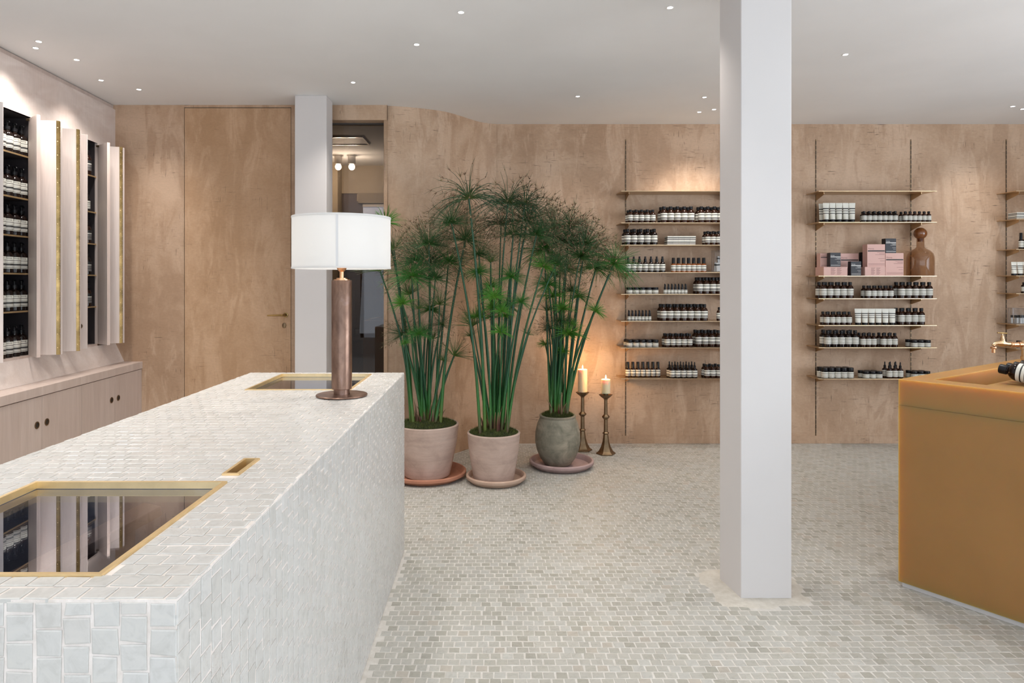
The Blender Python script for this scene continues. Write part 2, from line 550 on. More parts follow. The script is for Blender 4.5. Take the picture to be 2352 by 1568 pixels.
# ------------------------------------------------------------------ the room shell
XL, XR, YF = -3.30, 5.70, -2.60
YD, YB = 5.325, 5.967                   # door wall and shelf wall
curve = [(-0.86, 5.345), (-0.74, 5.37), (-0.605, 5.418), (-0.50, 5.468), (-0.405, 5.528), (-0.31, 5.635), (-0.22, 5.762), (-0.14, 5.868), (-0.057, 5.935), (0.02, 5.962), (0.10, YB)]
def wall_y(x):
    if x < -0.86: return YD
    if x > 0.10: return YB
    xs = [c[0] for c in curve]; ys = [c[1] for c in curve]
    return float(np.interp(x, xs, ys))

def wallrun(mb, pts, z0, z1, t=0.14):
    poly = [(x, y) for x, y in pts] + [(x, y + t) for x, y in reversed(pts)]
    n = len(pts)
    # front, back, caps as strips (the run is not convex)
    v = []
    for x, y in pts: v += [(x, y, z0), (x, y, z1), (x, y + t, z0), (x, y + t, z1)]
    f = []
    for i in range(n - 1):
        a, b_ = 4 * i, 4 * (i + 1)
        f += [(a, b_, b_ + 1, a + 1), (a + 2, a + 3, b_ + 3, b_ + 2), (a + 1, b_ + 1, b_ + 3, a + 3), (a, a + 2, b_ + 2, b_)]
    f += [(0, 1, 3, 2), (4 * (n - 1), 4 * (n - 1) + 2, 4 * (n - 1) + 3, 4 * (n - 1) + 1)]
    mb.add(v, f)
DX0, DX1, DZ = -2.415, -1.586, 2.765     # flush door
WX0, WX1, WZ = -1.42, -0.835, 2.672      # glazed opening
mb = MB()
wallrun(mb, [(XL, YD), (DX0 - 0.004, YD)], 0, CEIL)
wallrun(mb, [(DX0 - 0.004, YD), (DX1 + 0.004, YD)], DZ + 0.005, CEIL)
wallrun(mb, [(DX1 + 0.004, YD), (WX0, YD)], 0, CEIL)
wallrun(mb, [(WX0, YD), (WX1, YD)], WZ, CEIL)
# fine curve by Catmull-Rom
pts = [(WX1, YD + 0.004)] + curve + [(XR + 0.1, YB)]
cp = [Vector((x, y)) for x, y in pts]
run = []
for i in range(len(cp) - 1):
    p0, p1, p2, p3 = cp[max(i - 1, 0)], cp[i], cp[i + 1], cp[min(i + 2, len(cp) - 1)]
    steps = 5 if i < len(cp) - 2 else 1
    for k in range(steps):
        t = k / steps
        if steps == 1: run.append((p1.x, p1.y)); continue
        q = 0.5 * ((2 * p1) + (p2 - p0) * t + (2 * p0 - 5 * p1 + 4 * p2 - p3) * t * t + (3 * p1 - p0 - 3 * p2 + p3) * t ** 3)
        run.append((q.x, q.y))
run.append((XR + 0.1, YB))
wallrun(mb, run, 0, CEIL)
struct('wall_back', mb, 'wall_plaster', True, 30)
# a low skirting line at the foot of the shelf wall
mb = MB(); wallrun(mb, [(x, y - 0.004) for x, y in run if x > 0.0], 0, 0.066, 0.004)
struct('baseboard_back', mb, 'wall_plaster', True, 30)

# flush plastered door with lever and keyhole
door = link('door_1', MB().box(DX0, DX1, YD + 0.001, YD + 0.045, 0.004, DZ).mesh('door_1'), 'door_plaster'); tag(door, kind='structure')
gap = MB().box(DX0 - 0.004, DX0, YD + 0.006, YD + 0.05, 0, DZ + 0.005).box(DX1, DX1 + 0.004, YD + 0.006, YD + 0.05, 0, DZ + 0.005).box(DX0, DX1, YD + 0.006, YD + 0.05, DZ, DZ + 0.005)
part('door_gap', gap, 'shadow_gap', door)
hz = 1.152
lev = MB()
lev.tube([(-1.625, YD, hz), (-1.625, YD - 0.05, hz), (-1.632, YD - 0.056, hz), (-1.66, YD - 0.056, hz), (-1.752, YD - 0.054, hz - 0.002)], [0.010, 0.009, 0.009, 0.008, 0.006], 10)
lev.lathe([(0, 0), (0.019, 0), (0.019, 0.006), (0.012, 0.008)], 16)
n0 = len(lev.v) - 64
lev.v[n0:] = [(-1.625 + x, YD - z, hz + y) for x, y, z in lev.v[n0:]]
part('door_handle', lev, 'brass_polished', door, True)
kp = (-1.637, 1.07)
kh = MB().lathe([(0, 0), (0.014, 0), (0.014, 0.008), (0.009, 0.01), (0, 0.01)], 16)
kh.v = [(kp[0] + x, YD - z, kp[1] + y * 1.5) for x, y, z in kh.v]
part('keyhole_plate', kh, 'brass_aged', door, True)

# ceiling, left, right and front walls
struct('ceiling', MB().box(XL - 0.2, XR + 0.2, YF - 0.2, 8.4, CEIL, CEIL + 0.12), 'ceiling_paint')
struct('wall_left', MB().box(XL - 0.15, XL, YF - 0.1, YD, 0, CEIL), 'white_paint')
rw = MB().box(XR, XR + 0.15, YF - 0.1, YB, 0, 0.45).box(XR, XR + 0.15, YF - 0.1, YB, 2.55, CEIL).box(XR, XR + 0.15, YF - 0.1, -0.85, 0.45, 2.55).box(XR, XR + 0.15, 4.05, YB, 0.45, 2.55)
struct('wall_right', rw, 'wall_plaster')
wr = MB()
for y_ in (-0.85, 0.76, 2.37, 3.99): wr.box(XR + 0.05, XR + 0.12, y_, y_ + 0.06, 0.45, 2.55)
win = struct('added_side_window', wr, 'black_plastic')  # unseen window added in the right wall to go with the side fill
part('pane', MB().box(XR + 0.084, XR + 0.09, -0.82, 4.02, 0.45, 2.55), 'window_glass', win)
fw = MB().box(XL, XR, YF - 0.15, YF, 0, 0.32).box(XL, XR, YF - 0.15, YF, 2.58, CEIL)
for a, b_ in ((XL, -2.65), (4.65, XR)): fw.box(a, b_, YF - 0.15, YF, 0.32, 2.58)
struct('wall_front', fw, 'white_paint')
wf = MB()
for x in (-2.65, -0.2, 2.2, 4.59): wf.box(x, x + 0.06, YF - 0.12, YF - 0.05, 0.32, 2.58)
win = struct('window_1', wf, 'black_plastic')
part('pane', MB().box(-2.62, 4.62, YF - 0.09, YF - 0.084, 0.32, 2.58), 'window_glass', win)

# ------------------------------------------------------------------ floor of small marble tiles
def corner_jit(n, s, seed):
    r = random.Random(seed)
    return [(r.uniform(-s, s), r.uniform(-s, s)) for _ in range(n)]
def tile_variant(w, h, t, jit, bev, seed):
    """12 vertices, 9 quads: skirt, rounded shoulder, top; local x, y across, z out of the face"""
    j = corner_jit(4, jit, seed)
    c = [(-w / 2, -h / 2), (w / 2, -h / 2), (w / 2, h / 2), (-w / 2, h / 2)]
    c = [(x + a, y + b_) for (x, y), (a, b_) in zip(c, j)]
    r = random.Random(seed + 99)
    dz = [r.uniform(-0.0002, 0.0002) for _ in range(4)]
    v = [(x, y, -t) for x, y in c]
    v += [(x, y, -bev * 0.42) for x, y in c]
    v += [(x - bev * np.sign(x), y - bev * np.sign(y), d) for (x, y), d in zip(c, dz)]
    return np.array(v)
TF = [(8, 9, 10, 11)]
for a in (0, 4):
    for k in range(4):
        TF.append((a + k, a + (k + 1) % 4, a + 4 + (k + 1) % 4, a + 4 + k))
def tile_tint(r, whiteness):
    t = r.random()
    if t < 0.40: c = np.array((0.66, 0.65, 0.615))
    elif t < 0.66: c = np.array((0.61, 0.60, 0.555))
    elif t < 0.84: c = np.array((0.69, 0.69, 0.67))
    elif t < 0.92: c = np.array((0.54, 0.53, 0.48))
    elif t < 0.97: c = np.array((0.65, 0.605, 0.55))
    else: c = np.array((0.47, 0.455, 0.405))
    c = c * (1 + 0.10 * (r.random() - 0.5))
    return c * (1 - whiteness) + np.array((0.76, 0.755, 0.735)) * whiteness
class Tiling:
    """lays tiles; the 300 that show largest become objects of their own, the rest one joined mesh"""
    def __init__(s, w, h, t, jit, bev, nvar, whiteness, seed):
        s.rand = random.Random(seed)
        s.var = [tile_variant(w, h, t, jit, bev, seed + i) for i in range(nvar)]
        s.tints = [tile_tint(s.rand, whiteness) for _ in range(nvar)]
        s.items = []; s.w, s.h = w, h
    def put(s, pos, R, sx=1.0, sy=1.0):
        s.items.append((Vector(pos), R, sx, sy, s.rand.randrange(len(s.var))))
    def area(s, it):
        pos, R, sx, sy, k = it
        p = []
        for x, y in ((-1, -1), (1, -1), (1, 1), (-1, 1)):
            q = pos + R @ Vector((x * s.w / 2 * sx, y * s.h / 2 * sy, 0))
            if q.y < 0.3: return 0
            p.append((VX + q.x / q.y * F, VY + (H - q.z) / q.y * F))
        cx = sum(a for a, _ in p) / 4; cy = sum(b_ for _, b_ in p) / 4
        if not (0 < cx < 2352 and 0 < cy < 1568): return 0
        nrm = R @ Vector((0, 0, 1))
        if nrm.dot(Vector((0, 0, H)) - pos) <= 0: return 0
        return 0.5 * abs(sum(p[i][0] * p[(i + 1) % 4][1] - p[(i + 1) % 4][0] * p[i][1] for i in range(4)))
    def build(s, root, mat, hidden=lambda p: False):
        base = Vector(root.location)
        order = sorted(range(len(s.items)), key=lambda i: -(0 if hidden(s.items[i][0]) else s.area(s.items[i])))
        big = set(order[:300])
        shared = {}
        for i in order[:300]:
            pos, R, sx, sy, k = s.items[i]
            if k not in shared:
                me = bpy.data.meshes.new('tile')
                me.from_pydata([tuple(p) for p in s.var[k]], [], TF)
                a = me.color_attributes.new('tint', 'FLOAT_COLOR', 'POINT')
                a.data.foreach_set('color', np.tile(np.append(s.tints[k], 1), 12).astype(np.float32))
                shared[k] = me
            o = link('tile', shared[k], mat, root)
            o.matrix_local = Matrix.Translation(pos - base) @ R.to_4x4() @ Matrix.Diagonal((sx, sy, 1, 1))
        rest = [s.items[i] for i in range(len(s.items)) if i not in big]
        V = np.zeros((len(rest) * 12, 3)); C = np.ones((len(rest) * 12, 4), dtype=np.float32)
        for n, (pos, R, sx, sy, k) in enumerate(rest):
            Rn = np.array(R)
            V[n * 12:n * 12 + 12] = (s.var[k] * np.array((sx, sy, 1))) @ Rn.T + np.array(pos - base)
            C[n * 12:n * 12 + 12, :3] = s.tints[k] * (1 + 0.05 * (rng.random() - 0.5))
        Fc = (np.array(TF)[None] + 12 * np.arange(len(rest))[:, None, None]).reshape(-1, 4)
        me = bpy.data.meshes.new('tile_field')
        me.from_pydata(V.tolist(), [], Fc.tolist())
        a = me.color_attributes.new('tint', 'FLOAT_COLOR', 'POINT')
        a.data.foreach_set('color', C.ravel())
        o = link('tile_field', me, mat, root)
        o['kind'] = 'stuff'
I3 = Matrix.Identity(3)

# footprints
CX0, CX1, CY0, CY1, CZ = -1.276, -0.469, 1.010, 3.572, 0.933      # tiled counter
COLN = [(1.095, 3.028), (1.320, 3.028), (1.300, 3.235), (1.066, 3.228)]   # near column
COLF = [(-1.476, 5.053), (-1.241, 5.053), (-1.241, 5.24), (-1.476, 5.24)]
A0 = Vector((1.870, 3.159)); AA = Vector((0.571, -0.821)); AB = Vector((0.821, 0.571))   # amber counter corner and its two directions
ALEN, BLEN = 1.25, 1.95
def amb(a, b_): return A0 + AA * a + AB * b_
def in_amber(x, y, m=0.0):
    d = Vector((x, y)) - A0
    return -m < d.dot(AA) < ALEN + m and -m < d.dot(AB) < BLEN + m
patch = []
for k in range(40):
    a = 2 * math.pi * k / 40
    ca, sa = math.cos(a), math.sin(a)
    r = 1.0 / max(abs(ca) / 0.215, abs(sa) / 0.185) ** 1.0
    r = min(r, 0.245) * (1 + 0.07 * math.sin(3 * a + 1) + 0.05 * math.sin(7 * a) + 0.03 * math.sin(13 * a + 2))
    patch.append((1.185 + r * ca, 3.135 + r * sa))
def in_poly(x, y, poly):
    c = False; n = len(poly)
    for i in range(n):
        x1, y1 = poly[i]; x2, y2 = poly[(i + 1) % n]
        if (y1 > y) != (y2 > y) and x < (x2 - x1) * (y - y1) / (y2 - y1) + x1: c = not c
    return c
# left cabinets stand in a frame of their own: u along the wall from the far corner, n out of the wall
LO = Vector((-2.955, YD)); LU = Vector((0.05193, -0.99865)); LN = Vector((0.99865, 0.05193))
def L(u, n, z=0.0):
    p = LO + LU * u + LN * n
    return Vector((p.x, p.y, z))

floor = struct('floor', MB().box(XL, XR, YF, YB + 0.05, -0.08, -0.0012), 'floor_grout')
PX, PY = 0.0438, 0.0417
ft = Tiling(0.0388, 0.0366, 0.006, 0.0016, 0.0016, 40, 0.10, 500)
row = 0
y = 1.315
while y < YB - 0.012:
    ph = (0.5 * PX if row % 2 else 0.0) + ft.rand.uniform(-0.005, 0.005)
    x = -2.80 + ph
    while x < 4.9:
        yy = y + 0.004 * math.sin(x * 2.1 + row * 0.11) + 0.0025 * math.sin(x * 7 + row * 0.4) + ft.rand.uniform(-0.0012, 0.0012)
        xx = x + 0.004 * math.sin(row * 0.21) + ft.rand.uniform(-0.0012, 0.0012)
        ok = yy < wall_y(xx) - 0.022 and not (CX0 - 0.02 < xx < CX1 + 0.018 and CY0 - 0.02 < yy < CY1 + 0.018)
        ok = ok and not in_amber(xx, yy, -0.03) and not in_poly(xx, yy, patch)
        ok = ok and not (-1.50 < xx < -1.22 and 5.03 < yy < 5.27)
        ok = ok and (Vector((xx, yy)) - LO).dot(LN) > 0.235
        if ok:
            R = Matrix.Rotation(ft.rand.uniform(-0.012, 0.012), 3, 'Z')
            ft.put((xx, yy, 0.0), R, ft.rand.uniform(0.95, 1.03), ft.rand.uniform(0.96, 1.03))
        x += PX
    y += PY; row += 1
def floor_hidden(p):
    # behind the tiled counter, the near column or the amber counter as the photograph sees it
    sx = VX + p.x / p.y * F
    if p.y < CY1 and p.x < CX1: return True
    if p.y > CY1 and sx < 932: return True
    if p.y > 3.0 and 1650 < sx < 1822: return True
    return False
ft.build(floor, 'floor_marble', floor_hidden)
mp = MB()
n = len(patch)
cx, cy = 1.185, 3.135
rings = [(1.0, -0.001), (0.93, 0.0015), (0.75, 0.003), (0.4, 0.005), (0.05, 0.005)]
v = []; f = []
for s_, z in rings:
    for i, (x, y) in enumerate(patch):
        v.append((cx + (x - cx) * s_, cy + (y - cy) * s_, z + random.uniform(-0.0006, 0.0006)))
for i in range(len(rings) - 1):
    for k in range(n):
        f.append((i * n + k, i * n + (k + 1) % n, (i + 1) * n + (k + 1) % n, (i + 1) * n + k))
mp.add(v, f)
part('mortar_patch', mp, 'mortar', floor, True, 60)

# ------------------------------------------------------------------ columns
def column(name, poly, z1, label):
    mb = MB().prism(poly, 0.0, z1)
    cx = sum(p[0] for p in poly) / 4; cy = sum(p[1] for p in poly) / 4
    mb.v = [(x - cx, y - cy, z) for x, y, z in mb.v]
    o = link(name, mb.mesh(name), 'column_paint', None, (cx, cy, 0))
    add_bevel(o, 0.004, 2)
    return tag(o, label, 'column')
c1 = column('square_column', COLN, CEIL, 'white painted square column standing in a patch of mortar on the tiled floor')
c2 = column('square_column', COLF, CEIL, 'white painted square column beside the plastered door behind the lamp')

# ------------------------------------------------------------------ room seen through the glazed opening
struct('wall_rear', MB().box(-3.0, -0.1, 8.07, 8.2, 2.46, CEIL).box(-1.62, -0.1, 8.06, 8.2, 2.37, 2.455), 'rear_room_beige')
struct('trim_1', MB().box(-1.6, -0.1, 8.03, 8.06, 2.34, 2.46), 'rear_room_band')
struct('wall_rear_left', MB().box(-2.1, -2.0, 5.48, 8.2, 0, CEIL), 'rear_room_beige')
struct('wall_rear_right', MB().box(-0.45, -0.35, 5.66, 8.2, 0, CEIL), 'rear_room_dark')
struct('wall_rear_pier', MB().box(-2.0, -1.80, 7.85, 8.07, 0, CEIL), 'rear_room_beige')
struct('floor_rear', MB().box(-2.1, -0.35, 5.47, 8.2, -0.08, -0.002), 'rear_room_dark')
# lower rear wall of dark painted bricks, coursed
bw = struct('wall_rear_lower', MB().box(-2.0, -0.4, 8.09, 8.2, 0, 2.46), 'rear_room_dark')
bme = MB().box(-0.107, 0.107, -0.012, 0.0, -0.031, 0.031).mesh('brick')
bme.materials.append(MATS['rear_room_dark'])
for r in range(0, 14):
    for k in range(7):
        x = -1.86 + k * 0.225 + (0.11 if r % 2 else 0)
        if x > -0.5: continue
        link('brick', bme, None, bw, (x, 8.09, 0.75 + r * 0.075))
wn = struct('window_2', MB().box(-1.55, -0.85, 8.05, 8.08, 2.13, 2.16).box(-1.55, -0.85, 8.05, 8.08, 2.30, 2.33), 'white_paint')
part('pane', MB().box(-1.55, -0.85, 8.07, 8.075, 2.16, 2.30), 'rear_daylight', wn)
# glazing of the opening
gl = struct('window_3', MB().box(WX0, WX1, YD + 0.10, YD + 0.13, WZ - 0.012, WZ).box(WX1 - 0.012, WX1, YD + 0.10, YD + 0.13, 0, WZ - 0.012).box(WX0, WX0 + 0.012, YD + 0.10, YD + 0.13, 0, WZ - 0.012), 'shadow_gap')
part('pane', MB().box(WX0 + 0.012, WX1 - 0.012, YD + 0.112, YD + 0.118, 0, WZ - 0.012), 'door_glass', gl)
# ceiling access panel with two downlights' glints
p0 = on_ceiling(700, 313); p1 = on_ceiling(845, 331)
hy0, hy1 = p1.y - 0.35, p1.y
hx0, hx1 = -2.0, on_ceiling(838, 331).x
hp = thing('ceiling_panel', ((hx0 + hx1) / 2, 6.6, CEIL), 'pale framed access panel in the ceiling of the room behind the glass', 'ceiling panel')
part('panel', MB().box(-1.95, -1.26, 6.47, 6.80, CEIL - 0.006, CEIL), 'column_paint', hp)
fr_ = MB().box(-1.95, -1.24, 6.45, 6.47, CEIL - 0.014, CEIL).box(-1.26, -1.24, 6.47, 6.80, CEIL - 0.014, CEIL).box(-1.95, -1.24, 6.80, 6.82, CEIL - 0.014, CEIL)
part('frame', fr_, 'steel', hp)
for px in (777, 808):
    Y = 7.4
    x = (px - VX) / F * Y
    r_ = thing('ceiling_lamp', (x, Y, CEIL), 'bare round bulb in a short steel cylinder on the ceiling behind the glass', 'ceiling lamp', 'pair of bulbs in the rear room')
    part('socket', MB().lathe([(0, CEIL), (0.055, CEIL), (0.055, CEIL - 0.01), (0.042, CEIL - 0.012), (0.042, CEIL - 0.10), (0.0, CEIL - 0.10)], 20, x, Y), 'steel', r_, True)
    part('bulb', MB().lathe([(0.001, CEIL - 0.165), (0.018, CEIL - 0.160), (0.031, CEIL - 0.145), (0.035, CEIL - 0.128), (0.030, CEIL - 0.110), (0.018, CEIL - 0.1)], 16, x, Y), 'bulb_glow', r_, True)
    d = bpy.data.lights.new('bulb_light', 'POINT'); d.energy = 8; d.color = (1, 0.9, 0.75); d.shadow_soft_size = 0.04
    lo = bpy.data.objects.new('bulb_light', d); COL.objects.link(lo); lo.parent = r_; lo.location = (0, 0, -0.24)
# kraft storage carton with a sheet of paper
Yb = 6.25
x0, x1 = (834 - VX) / F * Yb, (834 - VX) / F * Yb + 0.55
zt = H - (736 - VY) / F * Yb
sb = thing('storage_cabinet', ((x0 + x1) / 2, Yb + 0.25, 0), 'brown cabinet standing in the dim room behind the glass', 'cabinet')
part('body', MB().box(x0, x1, Yb, Yb + 0.5, 0.05, zt), 'kraft_card', sb, bevel=0.004)
part('plinth', MB().box(x0 + 0.03, x1 - 0.03, Yb + 0.03, Yb + 0.47, 0, 0.05), 'black_plastic', sb)
pp = MB()
nx = 10
v = []
for i in range(nx + 1):
    t = i / nx
    zz = zt + 0.004 + 0.07 * math.sin(math.pi * min(1, t * 0.8)) * t ** 0.5
    for j, yy in enumerate((Yb + 0.08, Yb + 0.25, Yb + 0.42)):
        v.append((x0 + 0.01 + t * 0.40, yy + 0.02 * t, zz))
f = [(i * 3 + j, (i + 1) * 3 + j, (i + 1) * 3 + j + 1, i * 3 + j + 1) for i in range(nx) for j in range(2)]
pp.add(v, f)
po = solo('paper_sheet', pp, 'paper', (x0 + 0.2, Yb + 0.25, zt), 'curling sheet of tan paper lying on the brown cabinet', 'paper', smooth=True)
sm = po.modifiers.new('solid', 'SOLIDIFY'); sm.thickness = 0.003

# ------------------------------------------------------------------ tiled counter
ctr = thing('tiled_counter', ((CX0 + CX1) / 2, (CY0 + CY1) / 2, 0), 'long white counter clad in small staggered marble tiles', 'counter')
V1 = (-1.076, -0.626, 1.088, 1.602)
V2 = (-1.090, -0.628, 2.985, 3.500)
SL = (-0.664, -0.622, 1.664, 1.813)
T = 0.0020
gx0, gx1, gy0, gy1, gz = CX0 + T, CX1 - T, CY0 + T, CY1 - T, CZ - T
ac = [gx0, V2[0], V1[0], SL[0], V2[1], V1[1], SL[1], gx1]
bc = [gy0, V1[2], V1[3], SL[2], SL[3], V2[2], V2[3], gy1]
zt_ = [[gz] * 7 for _ in range(7)]
for i in range(7):
    xm = (ac[i] + ac[i + 1]) / 2
    for j in range(7):
        ym = (bc[j] + bc[j + 1]) / 2
        for (a, b_, c_, d_), zz in ((V1, CZ - 0.30), (V2, CZ - 0.30), (SL, CZ - 0.05)):
            if a < xm < b_ and c_ < ym < d_: zt_[i][j] = zz
core = part('core', grid_block(ac, bc, zt_, 0.0), 'counter_grout', ctr)
weld(core.data)
ct = Tiling(0.0385, 0.0385, 0.007, 0.0017, 0.0020, 48, 0.72, 900)
Rtop = I3
Rside = Matrix(((0, 0, 1), (1, 0, 0), (0, 1, 0)))        # local x -> +Y, y -> +Z, z -> +X
Rfront = Matrix(((1, 0, 0), (0, 0, -1), (0, 1, 0)))      # local x -> +X, y -> +Z, z -> -Y
Rleft = Matrix(((0, 0, -1), (-1, 0, 0), (0, 1, 0)))
Rback = Matrix(((-1, 0, 0), (0, 0, 1), (0, 1, 0)))
P = 0.0423
def cut_span(c, half, lo, hi):
    """clip a tile [c-half, c+half] to [lo, hi]; returns centre and scale, or None"""
    a, b_ = max(c - half, lo), min(c + half, hi)
    if b_ - a < 0.010: return None
    return (a + b_) / 2, (b_ - a) / (2 * half)
hw = 0.0385 / 2
jr = ct.rand.uniform
# top: rows along X
nrow = int(round((CY1 - CY0) / 0.0417))
py = (CY1 - CY0) / nrow
for r in range(nrow):
    yc = CY0 + (r + 0.5) * py
    ph = (0.5 if r % 2 else 0.0) * P + jr(-0.004, 0.004)
    k = 0
    x = CX0 + ph
    while x < CX1 + P:
        spans = [(CX0 + 0.003, CX1 - 0.003)]
        for (a, b_, c_, d_) in (V1, V2, SL):
            if c_ - 0.014 < yc < d_ + 0.014:
                ns = []
                for (s0, s1) in spans:
                    if s0 < a - 0.003: ns.append((s0, min(s1, a - 0.003)))
                    if s1 > b_ + 0.003: ns.append((max(s0, b_ + 0.003), s1))
                spans = ns
        for (s0, s1) in spans:
            q = cut_span(x, hw, s0, s1)
            if q:
                ysc, yo = 1.0, 0.0
                for (a, b_, c_, d_) in (V1, V2, SL):
                    if a - 0.002 < q[0] < b_ + 0.002 and not (c_ - 0.014 < yc < d_ + 0.014):
                        # trim rows that run into the frame edge
                        if yc < c_ < yc + hw: ysc = (c_ - (yc - hw)) / (2 * hw) - 0.03; yo = -(yc + hw - c_) / 2
                        if yc - hw < d_ < yc: ysc = ((yc + hw) - d_) / (2 * hw) - 0.03; yo = (d_ - (yc - hw)) / 2
                wob = 0.0015 * math.sin(x * 9 + r)
                ct.put((q[0], yc + yo + wob * (ysc == 1.0), CZ + jr(-0.0003, 0.0002)), Rtop @ Matrix.Rotation(jr(-0.02, 0.02), 3, 'Z'), q[1] * jr(0.96, 1.02), 0.965 * ysc * jr(0.97, 1.02))
        x += P
# sides: columns with their tiles staggered up and down
def vert_face(R, along0, along1, fixed, axis, flip=1):
    n = int(round((along1 - along0) / P)); p = (along1 - along0) / n
    for c in range(n):
        a = along0 + (c + 0.5) * p
        z = CZ - 0.004 - hw - (0.5 * P if c % 2 else 0.0) + jr(-0.004, 0.004) + P
        while z > -0.02:
            q = cut_span(z, hw, 0.006, CZ - 0.006)
            if q:
                aj = a + jr(-0.0012, 0.0012)
                pos = (fixed, aj, q[0]) if axis == 'y' else (aj, fixed, q[0])
                ct.put(pos, R @ Matrix.Rotation(jr(-0.022, 0.022), 3, 'Z'), jr(0.95, 1.01), q[1] * jr(0.96, 1.02))
            z -= P
vert_face(Rside, CY0, CY1, CX1, 'y')
vert_face(Rfront, CX0, CX1, CY0, 'x')
vert_face(Rleft, CY0, CY1, CX0, 'y')
vert_face(Rback, CX0, CX1, CY1, 'x')
ct.build(ctr, 'counter_marble')

def vitrine(V, depth_z):
    a, b_, c_, d_ = V
    w, t = 0.009, 0.003
    z1 = CZ + 0.003; z0 = CZ - 0.0125
    fr = MB()
    # four mitred bars: flat lip on top and a deep inner face
    def bar(p0, p1, q0, q1):
        # p outer edge, q inner edge (both at top); inner face goes down to z0
        v = [(*p0, z1), (*p1, z1), (*q1, z1), (*q0, z1), (*p0, z0), (*p1, z0), (*q1, z0), (*q0, z0)]
        fr.add(v, BOXF)
    o = [(a, c_), (b_, c_), (b_, d_), (a, d_)]
    i_ = [(a + w, c_ + w), (b_ - w, c_ + w), (b_ - w, d_ - w), (a + w, d_ - w)]
    for k in range(4):
        bar(o[k], o[(k + 1) % 4], i_[k], i_[(k + 1) % 4])
    part('vitrine_frame', fr, 'brass_frame', ctr)
    ln = MB()
    e = 0.002
    za = CZ - 0.297
    ln.box(a + e, a + 0.008, c_ + e, d_ - e, za, z0).box(b_ - 0.008, b_ - e, c_ + e, d_ - e, za, z0)
    ln.box(a + 0.008, b_ - 0.008, c_ + e, c_ + 0.008, za, z0).box(a + 0.008, b_ - 0.008, d_ - 0.008, d_ - e, za, z0)
    ln.box(a + 0.008, b_ - 0.008, c_ + 0.008, d_ - 0.008, za, za + 0.006)
    part('vitrine_lining', ln, 'vitrine_lining', ctr)
    part('vitrine_glass', MB().box(a + 0.0085, b_ - 0.0085, c_ + 0.0085, d_ - 0.0085, z0 - 0.008, z0 - 0.001), 'vitrine_glass', ctr)
vitrine(V1, 0.3)
vitrine(V2, 0.3)
a, b_, c_, d_ = SL
fr = MB(); w = 0.008; z1 = CZ + 0.003; z0 = CZ - 0.03
o = [(a, c_), (b_, c_), (b_, d_), (a, d_)]; i_ = [(a + w, c_ + w), (b_ - w, c_ + w), (b_ - w, d_ - w), (a + w, d_ - w)]
for k in range(4):
    p0, p1, q0, q1 = o[k], o[(k + 1) % 4], i_[k], i_[(k + 1) % 4]
    fr.add([(*p0, z1), (*p1, z1), (*q1, z1), (*q0, z1), (*p0, z0), (*p1, z0), (*q1, z0), (*q0, z0)], BOXF)
part('slot_frame', fr, 'brass_frame', ctr)
part('slot_floor', MB().box(a + w, b_ - w, c_ + w, d_ - w, CZ - 0.045, CZ - 0.034), 'vitrine_lining', ctr)
# a dark wooden stand lying in the near vitrine
zf = CZ - 0.291
wd = thing('wooden_stand', (-0.86, 1.36, zf), 'dark brown wooden stand lying in the near glass vitrine', 'stand')
A_, B_ = Vector((-0.935, 1.235, 0.835)), Vector((-0.778, 1.555, 0.898))
ax = (B_ - A_).normalized(); sd = ax.cross(Vector((0, 0, 1))).normalized(); up_ = sd.cross(ax)
def bar_box(mb, p, q, hw_, z0_, z1_):
    v = []
    for zz in (z0_, z1_):
        v += [p - sd * hw_ + up_ * zz, p + sd * hw_ + up_ * zz, q + sd * hw_ + up_ * zz, q - sd * hw_ + up_ * zz]
    mb.add(v, BOXF)
    return mb
part('top_board', bar_box(MB(), A_, B_, 0.030, -0.024, 0.0), 'dark_wood', wd, bevel=0.004)
C0, C1 = A_.lerp(B_, 0.30), A_.lerp(B_, 0.82)
ft_ = MB()
v = []
for p in (C0, C1):
    for s2 in (-0.022, 0.022):
        t_ = p + sd * s2 + up_ * -0.026
        v += [(t_.x, t_.y, zf), (t_.x, t_.y, t_.z)]
ft_.add(v, [(0, 1, 3, 2), (4, 6, 7, 5), (0, 4, 5, 1), (2, 3, 7, 6), (1, 5, 7, 3), (0, 2, 6, 4)])
part('foot', ft_, 'dark_wood', wd)

# ------------------------------------------------------------------ table lamp
lx, ly = -0.631, 2.827
lamp = thing('table_lamp', (lx, ly, CZ + 0.0005), 'bronze column table lamp with white drum shade on the tiled counter', 'lamp')
zb = CZ + 0.0015
part('base', MB().lathe([(0, zb), (0.103, zb), (0.105, zb + 0.002), (0.105, zb + 0.005), (0.103, zb + 0.007), (0, zb + 0.007)], 64, lx, ly), 'bronze_lamp', lamp, True)
part('foot_collar', MB().lathe([(0.033, zb + 0.006), (0.033, zb + 0.032)], 40, lx, ly), 'bronze_lamp', lamp, True)
part('stem', MB().lathe([(0, 0.963), (0.040, 0.963), (0.0415, 0.965), (0.0415, 1.410), (0.0405, 1.412), (0, 1.412)], 48, lx, ly), 'bronze_lamp', lamp, True)
part('neck', MB().lathe([(0.033, 1.412), (0.033, 1.416), (0.022, 1.416), (0.022, 1.421), (0.009, 1.422), (0.009, 1.447), (0.018, 1.456), (0.020, 1.462), (0.014, 1.466), (0.014, 1.50), (0, 1.50)], 28, lx, ly), 'copper_tap', lamp, True)
zs0, zs1, rs = 1.459, 1.672, 0.2
sh = part('shade', MB().lathe([(rs - 0.0015, zs0), (rs, zs0), (rs, zs1), (rs - 0.0015, zs1), (rs - 0.0015, zs0)], 96, lx, ly), 'lamp_cloth', lamp, True)
trm = MB()
